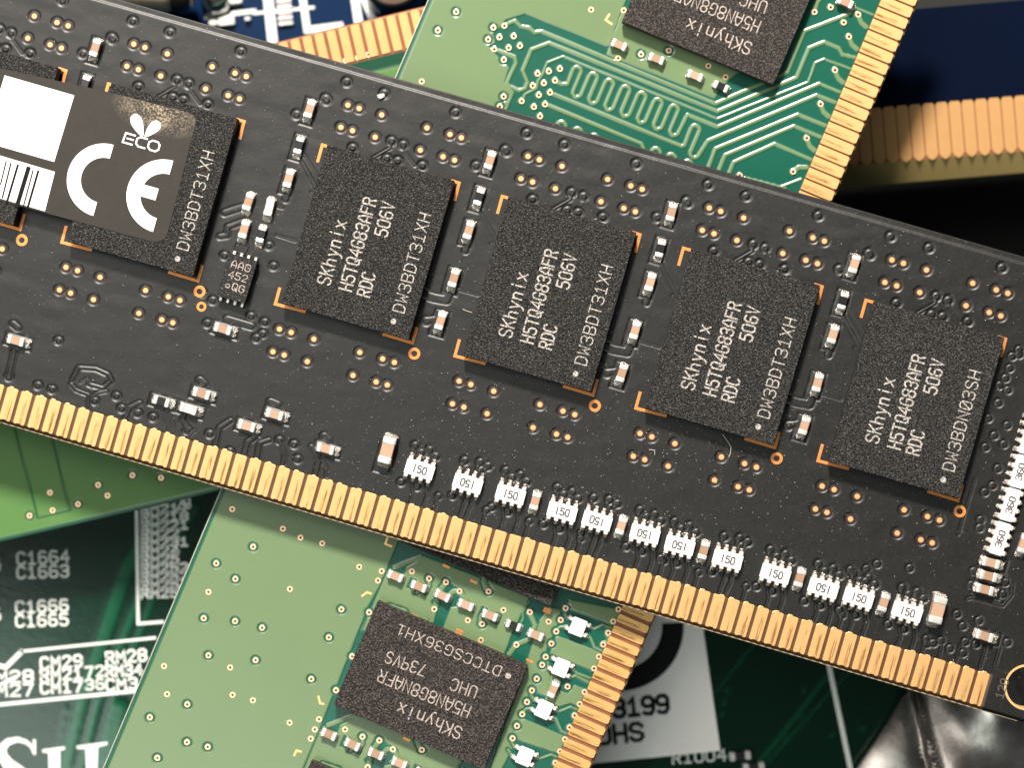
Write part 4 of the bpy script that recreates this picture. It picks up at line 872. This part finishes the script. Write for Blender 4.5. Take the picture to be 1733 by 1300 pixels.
gt('CM29', (70,1133), (139,1128), 19, 4); gt('RM21', (70,1153), (139,1149), 18, 4); gt('CM17', (70,1174), (139,1171), 18, 4); gt('72', (146,1147), (176,1144), 17, 3.4); gt('36', (146,1168), (176,1166), 17, 3.4)
gt('RM28', (181,1124), (248,1118), 19, 4); gt('RM34', (181,1146), (240,1142), 18, 4); gt('CM3', (181,1169), (232,1166), 18, 4); gt('RM28', (-26,1158), (56,1154), 19, 4); gt('CM27', (-26,1180), (56,1177), 19, 4)
gt('R1004', (1139,1293), (1228,1287), 18, 3.2)
def gl(pts, w): mb = MB(); mb.ribbon([G.L(*p) for p in pts], w / S * 1.08, .05); mb.build('printed_line', 'silk', G.e)
gl([(231,858),(234,1056),(275,1053)], 5); gl([(36,1103),(262,1080)], 4.5); gl([(-20,1195),(230,1170)], 6); gl([(-10,1125),(10,1130),(36,1104)], 8); gl([(1398,1105),(1445,1330)], 8)
gl([(26,1146),(0,1160)], 5)
# serif SU
def gp(pts): mb = MB(); mb.poly([tuple(G.L(*p)[:2]) for p in pts], .055); mb.build('letter', 'silk', G.e)
def thick(pts): # centreline with a width per point
    c = [Vector(G.L(x, y)[:2]) for x, y, _ in pts]; vs = []
    for i, q_ in enumerate(c):
        d = (c[min(i + 1, len(c) - 1)] - c[max(i - 1, 0)]).normalized(); n2 = Vector((-d.y, d.x)) * pts[i][2] / S * .54; vs += [(*(q_ + n2), .05), (*(q_ - n2), .05)]
    mb = MB(); mb.add(vs, [(2 * i + 1, 2 * i + 3, 2 * i + 2, 2 * i) for i in range(len(c) - 1)]); mb.build('letter', 'silk', G.e)
thick([(58,1276,4),(54,1264,6),(44,1256,7),(30,1252,9),(14,1256,12),(4,1266,15),(4,1280,18),(14,1294,20),(32,1306,20),(48,1318,18)]); gp([(56,1252),(61,1252),(61,1278),(57,1278)])
gp([(72,1269),(110,1264),(110,1269),(102,1271),(102,1330),(84,1330),(82,1275),(72,1274)]); gp([(130,1263),(182,1256),(182,1261),(166,1265),(164,1330),(147,1330),(145,1268),(130,1268)])
# white label with arc and figures
mb = MB(); mb.poly([tuple(G.L(*p)[:2]) for p in [(930,1040),(1183,1018),(1219,1271),(930,1300)]], .0, .10); lab = mb.build('label', 'label_paper', G.e); lab['label'] = 'white label with a thick black arc and the figures 199'
mb = MB(); c = G.L(1047, 1060); mb.ring(c.x, c.y, 73 / S * 1.083, 110 / S * 1.083, .105, 40, R(-95), R(-2)); mb.build('arc_mark', 'ink_black', lab)
mb = MB(); text_mb(mb, '3199', G.L(1040,1214), G.L(1131,1205), 28 / S * 1.083, 8 / S, .106, adv=5.7); mb.build('lettering', 'ink_black', lab); mb = MB(); text_mb(mb, 'RoHS'.replace('o', 'O'), G.L(986,1263), G.L(1088,1252), 28 / S * 1.083, 7.5 / S, .106, adv=5.7); mb.build('lettering', 'ink_black', lab)
for c in ((1252,1279),(1275,1298)):
    p = G.L(*c); r_ = MB(); r_.box(-.35, .35, -.30, .30, 0, .4, .04); o = r_.build('resistor', 'black_ceramic', G.e, (p.x, p.y, .02))
    for sg in (-1, 1): q_ = MB(); q_.box(sg * .55 - .22, sg * .55 + .22, -.32, .32, 0, .45, .08); q_.build('terminal', 'tin', o)
# ================================================================== STEEL PART, SLEEVE, CAN
mb = MB(); nu, nv = 60, 44; zf = -8.0
ref = Board(zf, 0, 0, 0, 'metal_shield', 'shiny dented steel shield with a folded ridge at the bottom right corner', 'metal shield', opx=(1640, 1250))
grid = []
for j in range(nv):
    v = j / (nv - 1); y = 1090 + v * 300
    lx_ = 1548 - max(0, (y - 1165)) * .25 - max(0, (y - 1165)) ** 1.35 * .062
    for i in range(nu):
        u = (i / (nu - 1)) ** 1.15; x = lx_ + u * (1850 - lx_); p = ref.L(x, y)
        rdg = 1545 + (y - 1175) * .17; dd_ = (x - rdg)
        h = 2.6 * (1 - math.exp(-u * 6)) - 2.6 + 1.1 * math.exp(-(dd_ / 7) ** 2) - .9 * math.exp(-((dd_ - 14) / 6) ** 2) + .8 * math.sin((x + .35 * y) / 46.) * min(1, u * 4) + .35 * math.sin((x - .8 * y) / 27.) * min(1, u * 4)
        grid.append((p.x, p.y, h))
mb.add(grid, [(j * nu + i + nu, j * nu + i + nu + 1, j * nu + i + 1, j * nu + i) for j in range(nv - 1) for i in range(nu - 1)])
o = mb.build('shell', 'steel', ref.e, smooth=True); md = o.modifiers.new('solid', 'SOLIDIFY'); md.thickness = .3; md.offset = -1
def lathe(name, prof, mat, n=40):
    vs, fs = [], []
    for r_, z_ in prof: vs += [(r_ * math.cos(2*math.pi*i/n), r_ * math.sin(2*math.pi*i/n), z_) for i in range(n)]
    for k in range(len(prof) - 1): fs += [(k*n+i, k*n+(i+1)%n, (k+1)*n+(i+1)%n, (k+1)*n+i) for i in range(n)]
    m_ = MB(); m_.add(vs, fs + [tuple(range((len(prof)-1)*n, len(prof)*n))]); return m_
wp = Eb.ray(190, -22, 2.2)
e = bpy.data.objects.new('plastic_sleeve', None); col.objects.link(e); e.location = (wp.x, wp.y, -11.3); e['label'] = 'blurred beige sleeve with a brown metal end lying at the top left edge'; e['category'] = 'sleeve'
m_ = lathe('s', [(0,-5.6),(1.6,-5.6),(1.8,-5.3),(1.8,4.2),(1.55,4.5),(1.5,4.6)], 'beige_sleeve'); m_.build('sleeve_body', 'beige_sleeve', e, (0, 0, .2), (0, R(90), R(-3)), True)
m_ = lathe('s', [(1.35,4.3),(1.6,4.7),(1.6,5.6),(1.2,6.0),(.9,6.1)], 'brown_metal'); m_.build('metal_end', 'brown_metal', e, (0, 0, .2), (0, R(90), R(-3)), True)
wp = Eb.ray(363, -4, 1.2); m_ = lathe('s', [(1.1,0),(1.1,.5),(.95,.9),(.55,1.2),(.2,1.3)], 'chrome'); o = m_.build('screw', 'chrome', None, (wp.x, wp.y, -14.4), None, True)
o['label'] = 'small shiny round screw head on the blue board, top left'; o['category'] = 'screw'
wp = Eb.ray(668, -30, 3); e = bpy.data.objects.new('capacitor_can', None); col.objects.link(e); e.location = (wp.x, wp.y, -14.5); e['label'] = 'black round capacitor can on the blue board at the top edge'; e['category'] = 'capacitor'
m_ = lathe('s', [(2.2,0),(2.25,.3),(2.25,4.6),(2.05,4.9),(1.9,4.95)], 'black_plastic'); m_.build('can_body', 'black_plastic', e, smooth=True)
m_ = lathe('s', [(1.86,4.80),(1.86,4.97),(.3,5.0)], 'brown_metal'); m_.build('can_top', 'brown_metal', e, smooth=False)
# ================================================================== desk, dust, fibres
mb = MB(); mb.box(-300, 300, -300, 300, -24, -22); o = mb.build('desk', 'desk_black', None); o['kind'] = 'structure'
mb = MB()
for k in range(3600):
    px = random.uniform(0, 1733) if k % 3 else random.gauss(1000, 330); py = random.uniform(0, 1250) if k % 3 else random.gauss(760, 110)
    p = A.L(px, py); 
    if not (bot + 2.6 < p.y < top - .1): continue
    s_ = random.choice((.012, .016, .02, .024, .034)); a = random.uniform(0, 3.14); z = .004 + s_
    q_ = [(p.x + s_ * math.cos(a + b) * random.uniform(.6, 1.5), p.y + s_ * math.sin(a + b), z + random.uniform(-.5, .5) * s_) for b in (0, 2.1, 4.2)] + [(p.x, p.y, z + s_)]
    mb.add([tuple(A.o + A.u * x + A.v * y + A.n * zz) for x, y, zz in q_], [(0, 1, 3), (1, 2, 3), (2, 0, 3), (0, 2, 1)])
o = mb.build('dust', 'dust', None); o['kind'] = 'stuff'; o['label'] = 'fine pale dust scattered over the black module'
def fibre(pts, label, r=.018, group=None, z=.06):
    cu = []; 
    P_ = [A.o + A.u * A.L(x, y).x + A.v * A.L(x, y).y + A.n * (z + h) for x, y, h in pts]
    sm = []
    for i in range(len(P_) - 1):
        for t_ in (0, .33, .66): sm.append(P_[i].lerp(P_[i + 1], t_))
    sm.append(P_[-1]); m_ = MB(); vs = []; n = 5
    for i, q_ in enumerate(sm):
        d = (sm[min(i+1, len(sm)-1)] - sm[max(i-1, 0)]).normalized(); a = d.cross(Vector((0, 0, 1))).normalized(); b = d.cross(a)
        vs += [tuple(q_ + (a * math.cos(2*math.pi*k/n) + b * math.sin(2*math.pi*k/n)) * r) for k in range(n)]
    m_.add(vs, [(i*n+k, i*n+(k+1)%n, (i+1)*n+(k+1)%n, (i+1)*n+k) for i in range(len(sm)-1) for k in range(n)])
    o = m_.build('fibre', 'fibre', None, smooth=True); o['label'] = label; o['category'] = 'fibre'
fibre([(1222,735,.5),(1228,743,.3),(1233,750,.2),(1237,757,.1),(1236,768,.0),(1233,774,0)], 'thin pale hair curling beside a gold via below the third full chip')
fibre([(783,523,0),(789,526,.05),(799,529,.0)], 'short straight pale fibre between the first and second full chips')
fibre([(1098,761,0),(1108,762,.05),(1108,770,0)], 'tiny white bent fibre among the gold vias under the middle chips')
